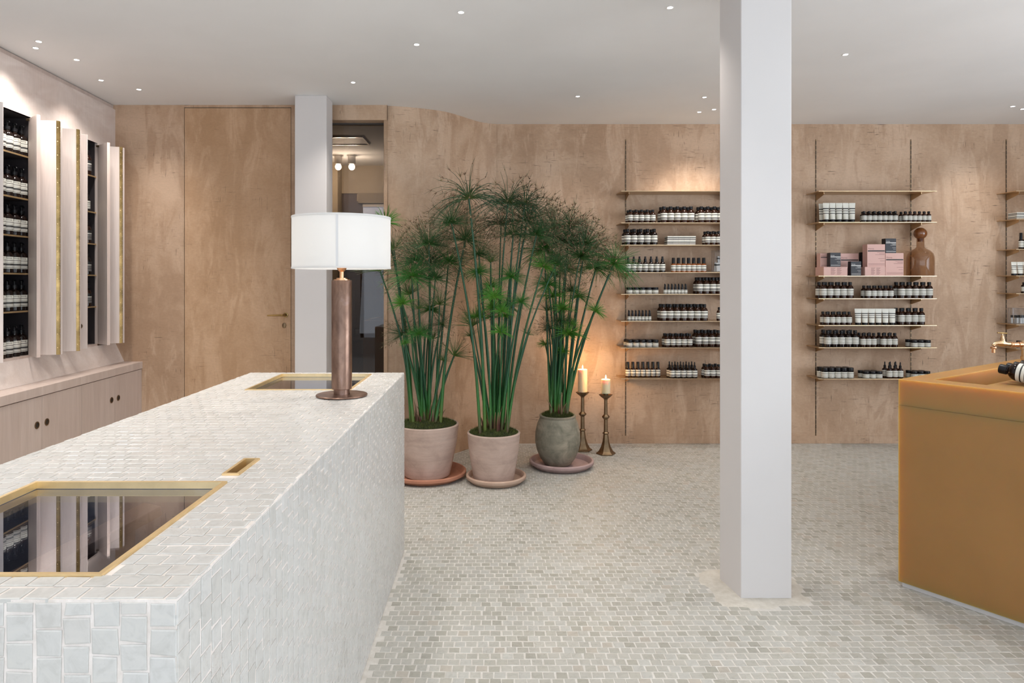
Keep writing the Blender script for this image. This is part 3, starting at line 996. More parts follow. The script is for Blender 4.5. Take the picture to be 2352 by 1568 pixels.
for z in (zs0, zs1 - 0.007):
    trm.lathe([(rs - 0.002, z), (rs + 0.0016, z), (rs + 0.0016, z + 0.007), (rs - 0.002, z + 0.007)], 96, lx, ly)
part('trim', trm, 'lamp_cloth', sh, True)
ang = math.atan2(-1, 0.13)
sm_ = MB().lathe([(rs + 0.0006, zs0 + 0.007), (rs + 0.0006, zs1 - 0.007)], 2, lx, ly, a0=ang - 0.022, a1=ang + 0.022)
part('seam', sm_, 'lamp_seam', sh)
spk = MB()
for k in range(3):
    a = 2 * math.pi * k / 3 + 0.4
    spk.tube([(lx, ly, 1.645), (lx + (rs - 0.003) * math.cos(a), ly + (rs - 0.003) * math.sin(a), 1.662)], 0.002, 6)
spk.tube([(lx, ly, 1.56), (lx, ly, 1.648)], 0.004, 8)
part('shade_spider', spk, 'brass_aged', lamp)
part('bulb', MB().lathe([(0.012, 1.50), (0.016, 1.512), (0.028, 1.535), (0.030, 1.552), (0.024, 1.572), (0.0, 1.58)], 20, lx, ly), 'bulb_glow', lamp, True)
d = bpy.data.lights.new('lamp_light', 'POINT'); d.energy = 0.7; d.color = (1, 0.95, 0.90); d.shadow_soft_size = 0.05
lo = bpy.data.objects.new('lamp_light', d); COL.objects.link(lo); lo.parent = lamp; lo.location = (0, 0, 0.675)

# ------------------------------------------------------------------ left wall: cabinets
ZT, ZBt = 2.42, 0.95
def lbox(mb, u0, u1, n0, n1, z0, z1):
    c = [L(u0, n0), L(u0, n1), L(u1, n1), L(u1, n0)]
    v = [(p.x, p.y, z0) for p in c] + [(p.x, p.y, z1) for p in c]
    return mb.add(v, [(0, 1, 2, 3), (7, 6, 5, 4), (0, 4, 5, 1), (1, 5, 6, 2), (2, 6, 7, 3), (3, 7, 4, 0)])
NICHES = [(0.262, 0.62), (0.72, 0.97), (1.022, 1.46), (1.60, 1.95)]
UEND = 2.35
cab = thing('wall_cabinet', (*L(1.1, 0.0).xy, 0.79), 'pale birch wall cabinet with open folding door leaves and bottle niches', 'cabinet')
NT = 2.437
hd = MB(); lbox(hd, 0.0, UEND, -0.02, 0.0, NT, 2.752)
part('header_panel', hd, 'birch_header', cab)
cr = MB(); lbox(cr, 0.0, UEND, -0.05, -0.016, 2.752, CEIL - 0.004)
part('crown_strip', cr, 'birch_grey', cab)
edges = [0.0] + [x for nch in NICHES for x in nch] + [UEND]
for k in range(0, len(edges), 2):
    s_ = MB(); lbox(s_, edges[k], edges[k + 1], -0.02, 0.0, ZBt, NT)
    part('stile', s_, 'birch', cab)
DEP = -0.20
LEV = [2.190, 1.925, 1.692, 1.462, 1.230]
for (u0, u1) in NICHES:
    bx = MB()
    lbox(bx, u0, u1, DEP - 0.012, DEP, ZBt, NT)
    lbox(bx, u0 - 0.012, u0, DEP, -0.02, ZBt, NT); lbox(bx, u1, u1 + 0.012, DEP, -0.02, ZBt, NT)
    lbox(bx, u0, u1, DEP, -0.002, NT - 0.0, NT + 0.012)
    part('niche_lining', bx, 'niche_dark', cab)
    bt = MB(); lbox(bt, u0, u1, DEP, -0.001, ZBt - 0.014, ZBt)
    part('niche_floor', bt, 'birch_grey', cab)
    for z in LEV:
        sf = MB(); lbox(sf, u0 + 0.001, u1 - 0.001, DEP, -0.012, z - 0.010, z)
        so = part('shelf', sf, 'niche_dark', cab)
        se = MB(); lbox(se, u0 + 0.001, u1 - 0.001, -0.012, -0.009, z - 0.010, z)
        part('edge_strip', se, 'brass_frame', so)
# slanted apron between the niches and the ledge
ap = MB()
c = [L(0, -0.02), L(UEND, -0.02), L(0, 0.0), L(UEND, 0.0), L(0, 0.07), L(UEND, 0.07)]
ap.add([(*c[2].xy, ZBt - 0.014), (*c[3].xy, ZBt - 0.014), (*c[5].xy, 0.790), (*c[4].xy, 0.790), (*c[0].xy, ZBt - 0.014), (*c[1].xy, ZBt - 0.014), (*c[1].xy, 0.79), (*c[0].xy, 0.79)],
       [(3, 2, 1, 0), (4, 5, 6, 7), (0, 1, 5, 4), (2, 3, 7, 6), (0, 4, 7, 3), (1, 2, 6, 5)])
part('apron', ap, 'birch_header', cab)

screw_me = MB().lathe([(0.0035, 0), (0.0028, 0.0012), (0, 0.0018)], 8).mesh('screw', True)
screw_me.materials.append(MATS['brass_frame'])
def leaf(u0, n0, u1, n1, hinge=False, ply=False, pull=None, catch=False):
    """a door leaf from its wall end to its outer end; optional piano hinge along the outer end"""
    p, q = L(u0, n0), L(u1, n1)
    d = (q - p); d.z = 0; ln = d.length; d.normalize()
    side = Vector((-d.y, d.x, 0))
    if side.y > 0: side = -side            # toward the camera
    t = 0.019
    mb = MB()
    qq = q - d * (0.0 if not ply else 0.002)
    v = [p, qq, qq - side * t, p - side * t]
    mb.add([(x.x, x.y, ZBt) for x in v] + [(x.x, x.y, ZT) for x in v], BOXF)
    lf = part('door_leaf', mb, 'birch', cab, bevel=0.0012)
    if ply:
        m2 = MB()
        for k in range(5):
            a_, b2 = t * k / 5, t * (k + 1) / 5
            e = 0.0018 if k % 2 == 0 else 0.0008
            vv = [qq - side * a_, qq + d * e - side * a_, qq + d * e - side * b2, qq - side * b2]
            m2.add([(x.x, x.y, ZBt + 0.001) for x in vv] + [(x.x, x.y, ZT - 0.001) for x in vv], BOXF)
        part('ply_edge', m2, 'ply_edge', lf)
    if hinge:
        m2 = MB()
        hw_ = 0.021
        vv = [q + side * 0.001, q + d * hw_ * 0.75 - side * 0.006, q + d * hw_ * 0.75 - side * 0.010, q - side * 0.004]
        m2.add([(x.x, x.y, ZBt) for x in vv] + [(x.x, x.y, ZT) for x in vv], BOXF)
        kc = q + d * (hw_ * 0.75) - side * 0.008
        nk = 44
        for k in range(nk):
            z0 = ZBt + (ZT - ZBt) * k / nk; z1 = ZBt + (ZT - ZBt) * (k + 0.93) / nk
            m2.tube([(kc.x, kc.y, z0), (kc.x, kc.y, z1)], 0.0045, 8)
        ho = part('piano_hinge', m2, 'brass_polished', lf)
        ns = 17
        for k in range(ns):
            z = ZBt + (ZT - ZBt) * (k + 0.5) / ns
            c_ = q + d * hw_ * 0.30 - side * 0.0022
            nrm = (side + d * 0.4).normalized()
            rot = nrm.to_track_quat('Z', 'Y').to_matrix().to_4x4()
            so = link('hinge_screw', screw_me, None, lf)
            so.matrix_local = Matrix.Translation(Vector((c_.x, c_.y, z)) + nrm * 0.001 - Vector(cab.location)) @ rot
    if pull is not None:
        z = pull
        c_ = q - d * 0.045 + side * 0.0005
        rot = side.to_track_quat('Z', 'Y').to_matrix().to_4x4()
        rg = MB().lathe([(0.0135, 0), (0.0185, 0), (0.0185, 0.0022), (0.0135, 0.0026), (0.0135, -0.004), (0, -0.004)], 24)
        ro = link('finger_pull', rg.mesh('finger_pull', True, 40), 'brass_aged', lf)
        ro.matrix_local = Matrix.Translation(Vector((c_.x, c_.y, z)) - Vector(cab.location)) @ rot
        dk = MB().lathe([(0.0132, 0.0004), (0, 0.0004)], 24)
        do = link('finger_pull_hole', dk.mesh('finger_pull_hole'), 'dark_slot', lf)
        do.matrix_local = Matrix.Translation(Vector((c_.x, c_.y, z)) - Vector(cab.location)) @ rot
    if catch:
        c_ = p + d * 0.018 + side * 0.004
        m2 = MB().box(c_.x - 0.012, c_.x + 0.012, c_.y - 0.006, c_.y + 0.006, ZT - 0.016, ZT - 0.002)
        part('door_catch', m2, 'brass_aged', lf, bevel=0.002)
    return lf
leaf(1.55, 0.004, 1.487, 0.112, hinge=False)
leaf(1.084, 0.003, 1.208, 0.128, ply=True, catch=True)
leaf(1.058, 0.004, 1.045, 0.150, hinge=True)
leaf(0.985, 0.004, 1.018, 0.158)
leaf(0.856, 0.004, 0.812, 0.145, hinge=True)
leaf(0.770, 0.004, 0.790, 0.152)
leaf(0.692, 0.004, 0.645, 0.128, pull=H - (749 - VY) / F * 4.66)
leaf(0.268, 0.003, 0.388, 0.132, ply=True, catch=True)
leaf(0.252, 0.004, 0.220, 0.138, hinge=True)
leaf(0.160, 0.004, 0.196, 0.150)

# ledge and base cabinets
lg = MB(); lbox(lg, 0.0, UEND, 0.0, 0.212, 0.735, 0.789)
solo('ledge', lg, 'birch_grey', L(1.1, 0.1, 0.735), 'pale birch ledge slab running along the top of the low cabinets', 'ledge', bevel=0.002)
doors = [(0.0, 0.424), (0.424, 0.857), (0.857, 1.286), (1.286, 1.716), (1.716, 2.15)]
units = [((0.0, 0.857), doors[0:2], 'low birch cabinet with a pair of doors against the plastered door wall'),
         ((0.857, 1.716), doors[2:4], 'low birch cabinet with a pair of doors under the ledge beside the counter'),
         ((1.716, 2.15), doors[4:5], 'single low birch cabinet door at the open end of the ledge')]
for (u0, u1), ds, lab in units:
    bc_ = thing('base_cabinet', L((u0 + u1) / 2, 0.1, 0.0), lab, 'cabinet', )
    bd = MB(); lbox(bd, u0 + 0.001, u1 - 0.001, 0.0, 0.185, 0.0, 0.7345)
    part('body', bd, 'birch_grey', bc_)
    for k, (a_, b2) in enumerate(ds):
        db = MB(); lbox(db, a_ + 0.0018, b2 - 0.0018, 0.186, 0.205, 0.02, 0.730)
        do = part('door', db, 'birch_grey', bc_, bevel=0.001)
        if len(ds) == 2 or k == 0:
            uu = b2 - 0.046 if (k == 0) else a_ + 0.050
            c_ = L(uu, 0.2055, 0.567)
            nrm = Vector((LN.x, LN.y, 0))
            rot = nrm.to_track_quat('Z', 'Y').to_matrix().to_4x4()
            rg = MB().lathe([(0.0155, 0), (0.0215, 0), (0.0215, 0.0028), (0.0155, 0.0032), (0.0155, -0.004), (0, -0.004)], 28)
            ro = link('finger_pull', rg.mesh('finger_pull', True, 40), 'brass_aged', do)
            ro.matrix_local = Matrix.Translation(c_ - Vector(bc_.location)) @ rot
            hm = MB().lathe([(0.0152, 0.0006), (0, 0.0006)], 28)
            h2 = link('finger_pull_hole', hm.mesh('finger_pull_hole'), 'dark_slot', do)
            h2.matrix_local = Matrix.Translation(c_ - Vector(bc_.location)) @ rot

# ------------------------------------------------------------------ product kinds (each built once per size, then copied)
PROTO = {}
def proto(kind, r, h, label_mat='label_wide', body_mat='bottle_brown'):
    key = (kind, round(r, 4), round(h, 4), label_mat, body_mat)
    if key in PROTO: return PROTO[key]
    parts = []
    def P_(name, mb, mat, smooth=True, sharp=35):
        me = mb.mesh(name, smooth, sharp); me.materials.append(MATS[mat]); parts.append((name, me))
    seg = 20
    def lab(z0, z1, rr, mat=None):
        P_('label', MB().lathe([(rr + 0.0006, z0), (rr + 0.0006, z1)], 20, a0=-math.pi / 2 - 1.95, a1=-math.pi / 2 + 1.95, uv=True), mat or label_mat, True, None)
    if kind == 'bottle':
        P_('body', MB().lathe([(0, 0), (r * .9, 0), (r, .025 * h), (r, .60 * h), (r * .95, .66 * h), (r * .80, .725 * h), (r * .55, .78 * h), (r * .44, .80 * h), (r * .42, .87 * h), (0, .87 * h)], seg), body_mat)
        P_('cap', MB().lathe([(0, .825 * h), (r * .50, .825 * h), (r * .53, .84 * h), (r * .53, .985 * h), (r * .48, h), (0, h)], seg), 'black_plastic')
        lab(.175 * h, .585 * h, r)
    elif kind == 'spray':
        P_('body', MB().lathe([(0, 0), (r * .9, 0), (r, .02 * h), (r, .50 * h), (r * .85, .575 * h), (r * .6, .60 * h), (0, .60 * h)], seg), body_mat)
        P_('cap', MB().lathe([(0, .60 * h), (r * .66, .60 * h), (r * .62, .98 * h), (r * .55, h), (0, h)], seg), 'black_plastic')
        lab(.10 * h, .49 * h, r)
    elif kind == 'slim':
        P_('body', MB().lathe([(0, 0), (r * .9, 0), (r, .02 * h), (r, .52 * h), (r * .8, .60 * h), (r * .5, .65 * h), (0, .65 * h)], seg), body_mat)
        P_('cap', MB().lathe([(0, .64 * h), (r * .52, .64 * h), (r * .50, .84 * h), (r * .34, .86 * h), (r * .32, h), (0, h)], seg), 'black_plastic')
        lab(.12 * h, .515 * h, r)
    elif kind == 'mini':
        P_('body', MB().lathe([(0, 0), (r * .9, 0), (r, .02 * h), (r, .40 * h), (r * .7, .44 * h), (0, .44 * h)], seg), body_mat)
        cap = MB().lathe([(0, .44 * h), (r * .70, .44 * h), (r * .70, .66 * h), (r * .56, .68 * h), (r * .52, .9 * h), (0, .9 * h)], seg)
        # slanted tip
        cap.v = [(x, y, z + (0.10 * h * (0.5 - 0.5 * x / (r * .52)) if z > .85 * h else 0)) for x, y, z in cap.v]
        P_('cap', cap, 'black_plastic')
        lab(.04 * h, .395 * h, r)
    elif kind == 'dropper':
        P_('body', MB().lathe([(0, 0), (r * .9, 0), (r, .02 * h), (r, .47 * h), (r * .82, .56 * h), (r * .45, .60 * h), (r * .4, .64 * h), (0, .64 * h)], seg), body_mat)
        P_('cap', MB().lathe([(0, .62 * h), (r * .44, .62 * h), (r * .44, .76 * h), (r * .30, .775 * h), (r * .22, .80 * h), (r * .24, .90 * h), (r * .18, .97 * h), (0, h)], seg), 'black_plastic')
        lab(.09 * h, .465 * h, r)
    elif kind == 'jar':
        P_('body', MB().lathe([(0, 0), (r * .92, 0), (r, .04 * h), (r, .60 * h), (r * .9, .64 * h), (0, .64 * h)], seg), body_mat)
        P_('lid', MB().lathe([(0, .64 * h), (r * .97, .64 * h), (r * 1.0, .67 * h), (r * 1.0, .95 * h), (r * .94, h), (0, h)], seg), 'black_plastic')
        lab(.05 * h, .60 * h, r)
    elif kind == 'pump':
        P_('body', MB().lathe([(0, 0), (r * .9, 0), (r, .02 * h), (r, .53 * h), (r * .96, .57 * h), (r * .80, .625 * h), (r * .55, .665 * h), (r * .42, .68 * h), (r * .40, .73 * h), (0, .73 * h)], seg), body_mat)
        pm = MB().lathe([(0, .72 * h), (r * .50, .72 * h), (r * .50, .82 * h), (r * .20, .83 * h), (r * .18, .93 * h), (0, .93 * h)], seg)
        pm.tube([(0, r * .10, .955 * h), (0, -r * .25, .96 * h), (0, -r * .85, .945 * h), (0, -r * 1.0, .915 * h)], [r * .17, r * .17, r * .11, r * .09], 8)
        pm.lathe([(0, .92 * h), (r * .30, .92 * h), (r * .32, .95 * h), (r * .26, .99 * h), (0, h)], 14)
        P_('pump_head', pm, 'black_plastic')
        lab(.13 * h, .50 * h, r)
        tv, tf = text_mesh('Aesop.', r * 0.42)
        wdt = max(p[0] for p in tv)
        rr = r + 0.0011
        tx = MB().add([(rr * math.sin((p[0] - wdt / 2) / rr - 0.05), -rr * math.cos((p[0] - wdt / 2) / rr - 0.05), .44 * h + p[2]) for p in tv], tf)
        P_('lettering', tx, 'black_print', False)
    elif kind == 'tube':
        P_('cap', MB().lathe([(0, 0), (r * .80, 0), (r * .84, .01 * h), (r * .84, .14 * h), (0, .14 * h)], seg), 'black_plastic')
        mb = MB(); seg2 = 20; lv = 9
        v = []; f = []; uvs = []
        for i in range(lv):
            t = i / (lv - 1)
            z = .14 * h + t * .86 * h
            e = min(1, t * 1.15)
            rx = r * (0.84 + 0.22 * t); ry = r * 0.80 * (1 - e) + 0.0012
            for k in range(seg2):
                a = 2 * math.pi * k / seg2
                v.append((rx * math.cos(a), ry * math.sin(a), z))
        for i in range(lv - 1):
            for k in range(seg2):
                k2 = (k + 1) % seg2
                f.append((i * seg2 + k, i * seg2 + k2, (i + 1) * seg2 + k2, (i + 1) * seg2 + k))
                va, vb = i / (lv - 1), (i + 1) / (lv - 1)
                uvs.append([(0, va), (1, va), (1, vb), (0, vb)])
        mb.add(v, f, None, uvs); mb.add([v[(lv - 1) * seg2 + k] for k in range(seg2)], [tuple(range(seg2))])
        P_('tube_body', mb, 'label_tube')
    elif kind == 'carton':
        # r = half width, h = height; depth 0.1
        v = [(-r, -.05, 0), (r, -.05, 0), (r, .05, 0), (-r, .05, 0), (-r, -.05, h), (r, -.05, h), (r, .05, h), (-r, .05, h)]
        uvs = [[(0, 0)] * 4, [(0, .99)] * 4] + [[(0, 0), (1, 0), (1, .99), (0, .99)]] * 4
        P_('box', MB().add(v, BOXF, None, uvs), 'carton_white', False)
        P_('flap_edge', MB().box(-r + .0005, r - .0005, -.0506, -.05, h * .94, h * .955), 'grey_print', False)
    PROTO[key] = parts
    return parts
NAMES = {'bottle': ('amber_bottle', 'bottle'), 'spray': ('spray_bottle', 'bottle'), 'slim': ('slim_capped_bottle', 'bottle'), 'mini': ('small_dispenser_bottle', 'bottle'),
         'dropper': ('dropper_bottle', 'bottle'), 'jar': ('cream_jar', 'jar'), 'pump': ('pump_bottle', 'bottle'), 'tube': ('cream_tube', 'tube'), 'carton': ('product_carton', 'carton')}
def place(kind, loc, r, h, label, group, rotz=0.0, lm='label_wide', bm_='bottle_brown', mat=None):
    nm, cat = NAMES[kind]
    root = thing(nm, loc, label, cat, group)
    root.rotation_euler = (0, 0, rotz)
    for (pn, me) in proto(kind, r, h, lm, bm_):
        link(pn, me, None, root)
    return root

# ---- pump bottles in the left niches
def niche_u(Y): return (YD - Y) / 0.99865
zs = [*LEV, ZBt]
ORD = ['top', 'second', 'third', 'fourth', 'fifth', 'lowest']
rotN = math.radians(58)
for si, z in enumerate(zs):
    us = [1.062, 1.130, 1.198, 1.266, 1.334]
    for k, u in enumerate(us):
        nn = -0.052
        p = L(u, nn, z + 0.0005)
        place('pump', p, 0.0325, 0.193, 'amber pump bottle with striped cream label on %s shelf of the wide cabinet niche' % ORD[si], 'pump bottles on the %s shelf of the wide niche' % ORD[si], rotN, 'label_tall', 'bottle_dark')
    if si in (0, 1):
        for u in us[:4]:
            p = L(u + 0.034, nn - 0.075, z + 0.0005)
            place('pump', p, 0.0325, 0.193, 'amber pump bottle with striped cream label on %s shelf of the wide cabinet niche' % ORD[si], 'pump bottles on the %s shelf of the wide niche' % ORD[si], rotN, 'label_tall', 'bottle_dark')
rot2 = math.radians(62)
spec2 = [('bottle', 0.031, 0.185, 'label_black', 'bottle_brown', 'tall amber bottle with black label'), ('slim', 0.023, 0.150, 'label_lines', 'bottle_dark', 'slender dark bottle with narrow label'),
         ('pump', 0.031, 0.190, 'label_black', 'bottle_brown', 'amber pump bottle with black label'), ('pump', 0.030, 0.190, 'label_black', 'bottle_dark', 'dark pump bottle with black label'),
         ('pump', 0.031, 0.185, 'label_black', 'bottle_brown', 'brown pump bottle with black label')]
for si, (kd, r, h, lm, bmt, txt) in enumerate(spec2):
    step = 2 * r + 0.005
    for k in range(4):
        u = 0.315 + k * step
        place(kd, L(u, -0.05, zs[si] + 0.0005), r, h, '%s on the %s shelf of the narrow cabinet niche' % (txt, ORD[si]), 'bottles on the %s shelf of the narrow niche' % ORD[si], rot2, lm, bmt)
# glass jar of black tubes at the foot of the narrow niche
def glass_jar(loc, r, h, label):
    g = thing('glass_jar', loc, label, 'jar')
    x, y, z = loc
    part('vessel', MB().lathe([(0, z), (r * .96, z), (r, z + .004), (r, z + h - .004), (r * 1.04, z + h), (r * .98, z + h), (r * .955, z + h - .006), (r * .955, z + .006), (0, z + .006)], 32, x, y), 'jar_glass', g, True, 50)
    part('rim', MB().lathe([(r * .985, z + h - .003), (r * 1.05, z + h - .001), (r * 1.05, z + h + .001), (r * .985, z + h + .002)], 32, x, y), 'jar_glass', g, True, 50)
    return g
p = L(0.40, -0.085, ZBt + 0.001)
glass_jar(tuple(p), 0.062, 0.165, 'clear glass jar of black tubes on the floor of the narrow cabinet niche')
tm = MB().lathe([(0, 0), (.010, 0), (.0105, .003), (.0105, .02), (.009, .021), (.0095, .10), (0, .10)], 12).mesh('sample_tube', True, 40)
tm.materials.append(MATS['black_plastic'])
band = MB().lathe([(.0108, .03), (.0108, .045), (.0106, .0451), (.0106, .060), (.0108, .0601), (.0108, .07)], 12).mesh('label', True)
band.materials.append(MATS['white_print'])
for k, (dx, dy) in enumerate([(-.03, 0), (-.012, -.03), (.012, -.03), (.03, 0), (.012, .028), (-.012, .028), (0, 0)]):
    r_ = thing('sample_tube', (p.x + dx, p.y + dy, ZBt + 0.0075), 'black sample tube with white bands inside the glass jar in the niche', 'tube', 'black tubes in the niche jar')
    r_.rotation_euler = (0.06 * (dy > 0) - .06 * (dy < 0), 0.05 * dx / .03, 0)
    link('body', tm, None, r_); link('label', band, None, r_)

# ------------------------------------------------------------------ brass wall shelving
SY = 5.742                       # front edge of the shelves
BAYX = [(1.149, 1.978), (2.811, 3.641), (4.474, 5.30)]
BAYN = ['beside the tall papyrus', 'between the white column and the amber counter', 'behind the brass tap']
SHELVES = [[438, 511, 562, 625, 675, 737, 798, 869], [438, 509.5, 633, 685, 746.5, 797.6, 869.5], [437.6, 502, 571.5, 632.5, 673.5, 745, 800, 868]]
SHZ = [[H - (y - VY) / F * SY for y in ys] for ys in SHELVES]
br_cache = {}
for b3, (x0, x1) in enumerate(BAYX):
    unit = thing('wall_shelving', ((x0 + x1) / 2, YB, 0.6), 'brass wall shelving on slotted uprights ' + BAYN[b3], 'shelving', 'brass shelving bays on the plaster wall')
    ul = Vector(unit.location)
    for x in (x0, x1):
        up = MB()
        up.box(x - 0.0042, x + 0.0042, YB - 0.0035, YB + 0.002, 0.068, 2.655)
        uo = part('upright', up, 'brass_aged', unit)
        sl = MB()
        z = 0.09
        while z < 2.64:
            sl.box(x - 0.0028, x + 0.0028, YB - 0.0040, YB - 0.0033, z, z + 0.030)
            z += 0.042
        part('slot_row', sl, 'dark_slot', uo)
    for z in SHZ[b3]:
        sm3 = MB().box(x0 - 0.082, x1 + 0.084, SY, YB - 0.001, z - 0.0055, z)
        so = part('shelf', sm3, 'brass_shelf', unit, bevel=0.0006)
        for x in (x0, x1):
            bk = MB()
            t = 0.0016; zt2 = z - 0.0056
            prof = [(YB - 0.004, zt2), (YB - 0.150, zt2), (YB - 0.150, zt2 - 0.010), (YB - 0.142, zt2 - 0.018), (YB - 0.004, zt2 - 0.052)]
            n_ = len(prof)
            v = [(x - t, a, c_) for a, c_ in prof] + [(x + t, a, c_) for a, c_ in prof]
            f = [tuple(range(n_ - 1, -1, -1)), tuple(range(n_, 2 * n_))] + [(i, (i + 1) % n_, n_ + (i + 1) % n_, n_ + i) for i in range(n_)]
            bk.add(v, f)
            part('bracket', bk, 'brass_shelf', so)

BAYW = ['papyrus bay', 'decanter bay', 'bay behind tap']
def shelf_name(b3, si):
    n = len(SHELVES[b3])
    return ['top', 'second', 'third', 'fourth', 'fifth', 'sixth', 'seventh', 'lowest'][si] if si < n - 1 else 'lowest'
def row(b3, si, kind, px0, px1, cnt, hpx, wpx, desc, rows=1, back=0.0, shift=-0.010, lm='label_wide', bmt='bottle_brown', where=''):
    """a row of alike products on a shelf; px0 and px1 are the picture columns of the first and last"""
    h = hpx / F * 5.80
    r = wpx / F * 5.80 / 2 * 0.985
    z = SHZ[b3][si] + 0.0006
    Y = SY + 0.010 + r + back
    RN = [', front rank', ', rear rank'] if rows == 2 else ['']
    labs = ['%s%s%s, %s shelf, %s' % (desc, where, rn, shelf_name(b3, si), BAYW[b3]) for rn in RN]
    for rr in range(rows):
        yy = Y + rr * (2 * r + 0.004)
        for k in range(cnt):
            px = px0 + (px1 - px0) * (k / (cnt - 1) if cnt > 1 else 0)
            x = (px - VX) / F * Y + rr * shift
            place(kind, (x, yy, z), r, h, labs[rr], labs[rr], random.uniform(-0.12, 0.12), lm, bmt)
B, D_, S_, J, M_, T_, C_ = 'bottle', 'dropper', 'spray', 'jar', 'mini', 'tube', 'carton'
# bay beside the papyrus
row(0, 1, B, 1447.7, 1499.3, 5, 30, 12.6, 'small amber bottle', 2)
row(0, 1, B, 1524.7, 1587, 5, 37.5, 15.6, 'mid-sized amber bottle', 2, where=' in the middle row')
row(0, 1, B, 1610.8, 1656, 4, 37.5, 15.0, 'mid-sized amber bottle', 2, where=' next to the column')
row(0, 2, B, 1441, 1502.4, 5, 36.7, 15.2, 'dark amber bottle', 2, bmt='bottle_dark')
row(0, 2, B, 1625.6, 1650.5, 3, 31.5, 12.4, 'small amber bottle', 2)
row(0, 3, 'slim', 1442.5, 1521.5, 7, 36, 13.0, 'dark bottle with slim cap', 1, bmt='bottle_dark')
row(0, 3, S_, 1546.7, 1616.3, 7, 33, 11.5, 'orange amber spray bottle with tall black cap', 1, bmt='bottle_amber')
row(0, 4, J, 1445.5, 1504.8, 5, 15, 14.8, 'squat dark jar with black lid', 1, bmt='bottle_dark')
row(0, 4, M_, 1527.6, 1575, 7, 23.5, 7.8, 'small dispenser bottle with tall cap', 1, bmt='bottle_dark')
row(0, 4, B, 1607, 1652.8, 4, 38, 15.2, 'mid-sized amber bottle', 2)
row(0, 5, M_, 1444.7, 1492, 7, 25, 7.8, 'small dispenser bottle with slanted cap', 1, bmt='bottle_dark')
row(0, 5, B, 1523.6, 1617.7, 7, 38, 15.5, 'mid-sized amber bottle', 2)
row(0, 5, B, 1652, 1666, 2, 31, 12.4, 'small amber bottle', 1)
row(0, 6, J, 1445.5, 1505, 5, 17, 14.8, 'squat dark jar with black lid', 2, bmt='bottle_dark')
row(0, 6, B, 1532.4, 1584, 5, 31, 12.8, 'small amber bottle', 2)
row(0, 6, B, 1604, 1650, 4, 38, 15.2, 'mid-sized amber bottle', 2, back=0.045)
row(0, 7, S_, 1442, 1511, 7, 35, 11.2, 'brown spray bottle with tall black cap', 1, back=0.06, bmt='bottle_brown')
row(0, 7, D_, 1543.5, 1595.4, 5, 37, 12.8, 'dark dropper bottle with rubber bulb', 2, bmt='bottle_dark')
row(0, 7, B, 1624, 1650.4, 3, 31, 12.9, 'small amber bottle', 2)
# bay left of the tap
row(1, 1, T_, 1897.2, 1957.3, 5, 44, 13.6, 'cream tube on a black cap', 2)
row(1, 1, B, 1984.5, 2056, 7, 25, 11.8, 'dark bottle', 2, shift=0.014, lm='label_lines', bmt='bottle_dark')
row(1, 1, B, 2079, 2133, 6, 24.6, 10.6, 'small brown bottle', 2, lm='label_lines')
row(1, 3, B, 1891, 1952.4, 5, 37, 14.8, 'large amber bottle', 2, lm='label_lines', where=' in the row by the upright')
row(1, 3, B, 1994, 2045.7, 5, 29, 12.7, 'small amber bottle', 2, lm='label_lines')
row(1, 3, B, 2070.5, 2134, 5, 37, 15.4, 'large amber bottle', 2, lm='label_lines', where=' at the end toward the tap')
row(1, 4, B, 1899, 1950, 5, 30, 12.3, 'small amber bottle', 2, lm='label_lines')
row(1, 4, T_, 1970.8, 2049, 6, 37, 14.6, 'cream tube on a black cap', 1)
row(1, 4, B, 2069.7, 2116, 4, 38, 15.0, 'large amber bottle', 2, back=0.02, lm='label_lines')
row(1, 5, B, 1901, 1964, 5, 38, 15.5, 'large dark bottle', 2, lm='label_lines', bmt='bottle_dark')
row(1, 5, B, 1982.4, 2006.7, 3, 32, 12.0, 'small amber bottle', 2, lm='label_lines', where=' beside the large dark ones')
row(1, 5, B, 2029, 2055, 3, 32, 12.6, 'small amber bottle', 2, lm='label_lines', where=' in the middle')
row(1, 5, J, 2099.5, 2129.5, 3, 16, 14.8, 'squat dark jar', 2, lm='label_lines', bmt='bottle_dark')
row(1, 6, J, 1894, 1952.8, 5, 24, 14.6, 'tall dark jar', 2, lm='label_lines', bmt='bottle_dark')
row(1, 6, J, 1989, 2018.6, 3, 16, 14.6, 'squat dark jar', 2, lm='label_lines', bmt='bottle_dark', where=' between tall jars and droppers')
row(1, 6, D_, 2042.6, 2067.8, 3, 37, 12.4, 'dark dropper bottle with rubber bulb', 2, lm='label_lines')
row(1, 6, J, 2100, 2128.7, 3, 16, 14.2, 'squat dark jar', 2, lm='label_lines', bmt='bottle_dark', where=' at the end by the amber counter')
# bay behind the tap (most of it lies outside the picture)
row(2, 2, S_, 2345, 2355, 2, 37, 9.6, 'dark spray bottle', 1, bmt='bottle_dark', lm='label_lines')
row(2, 3, T_, 2329, 2357, 3, 31, 13, 'cream tube on a black cap', 1)
row(2, 4, B, 2351.5, 2363, 2, 25, 11, 'small dark bottle', 1, bmt='bottle_dark', lm='label_lines')
row(2, 6, J, 2341, 2355, 2, 17, 11.5, 'dark jar', 1, bmt='bottle_dark', lm='label_lines')

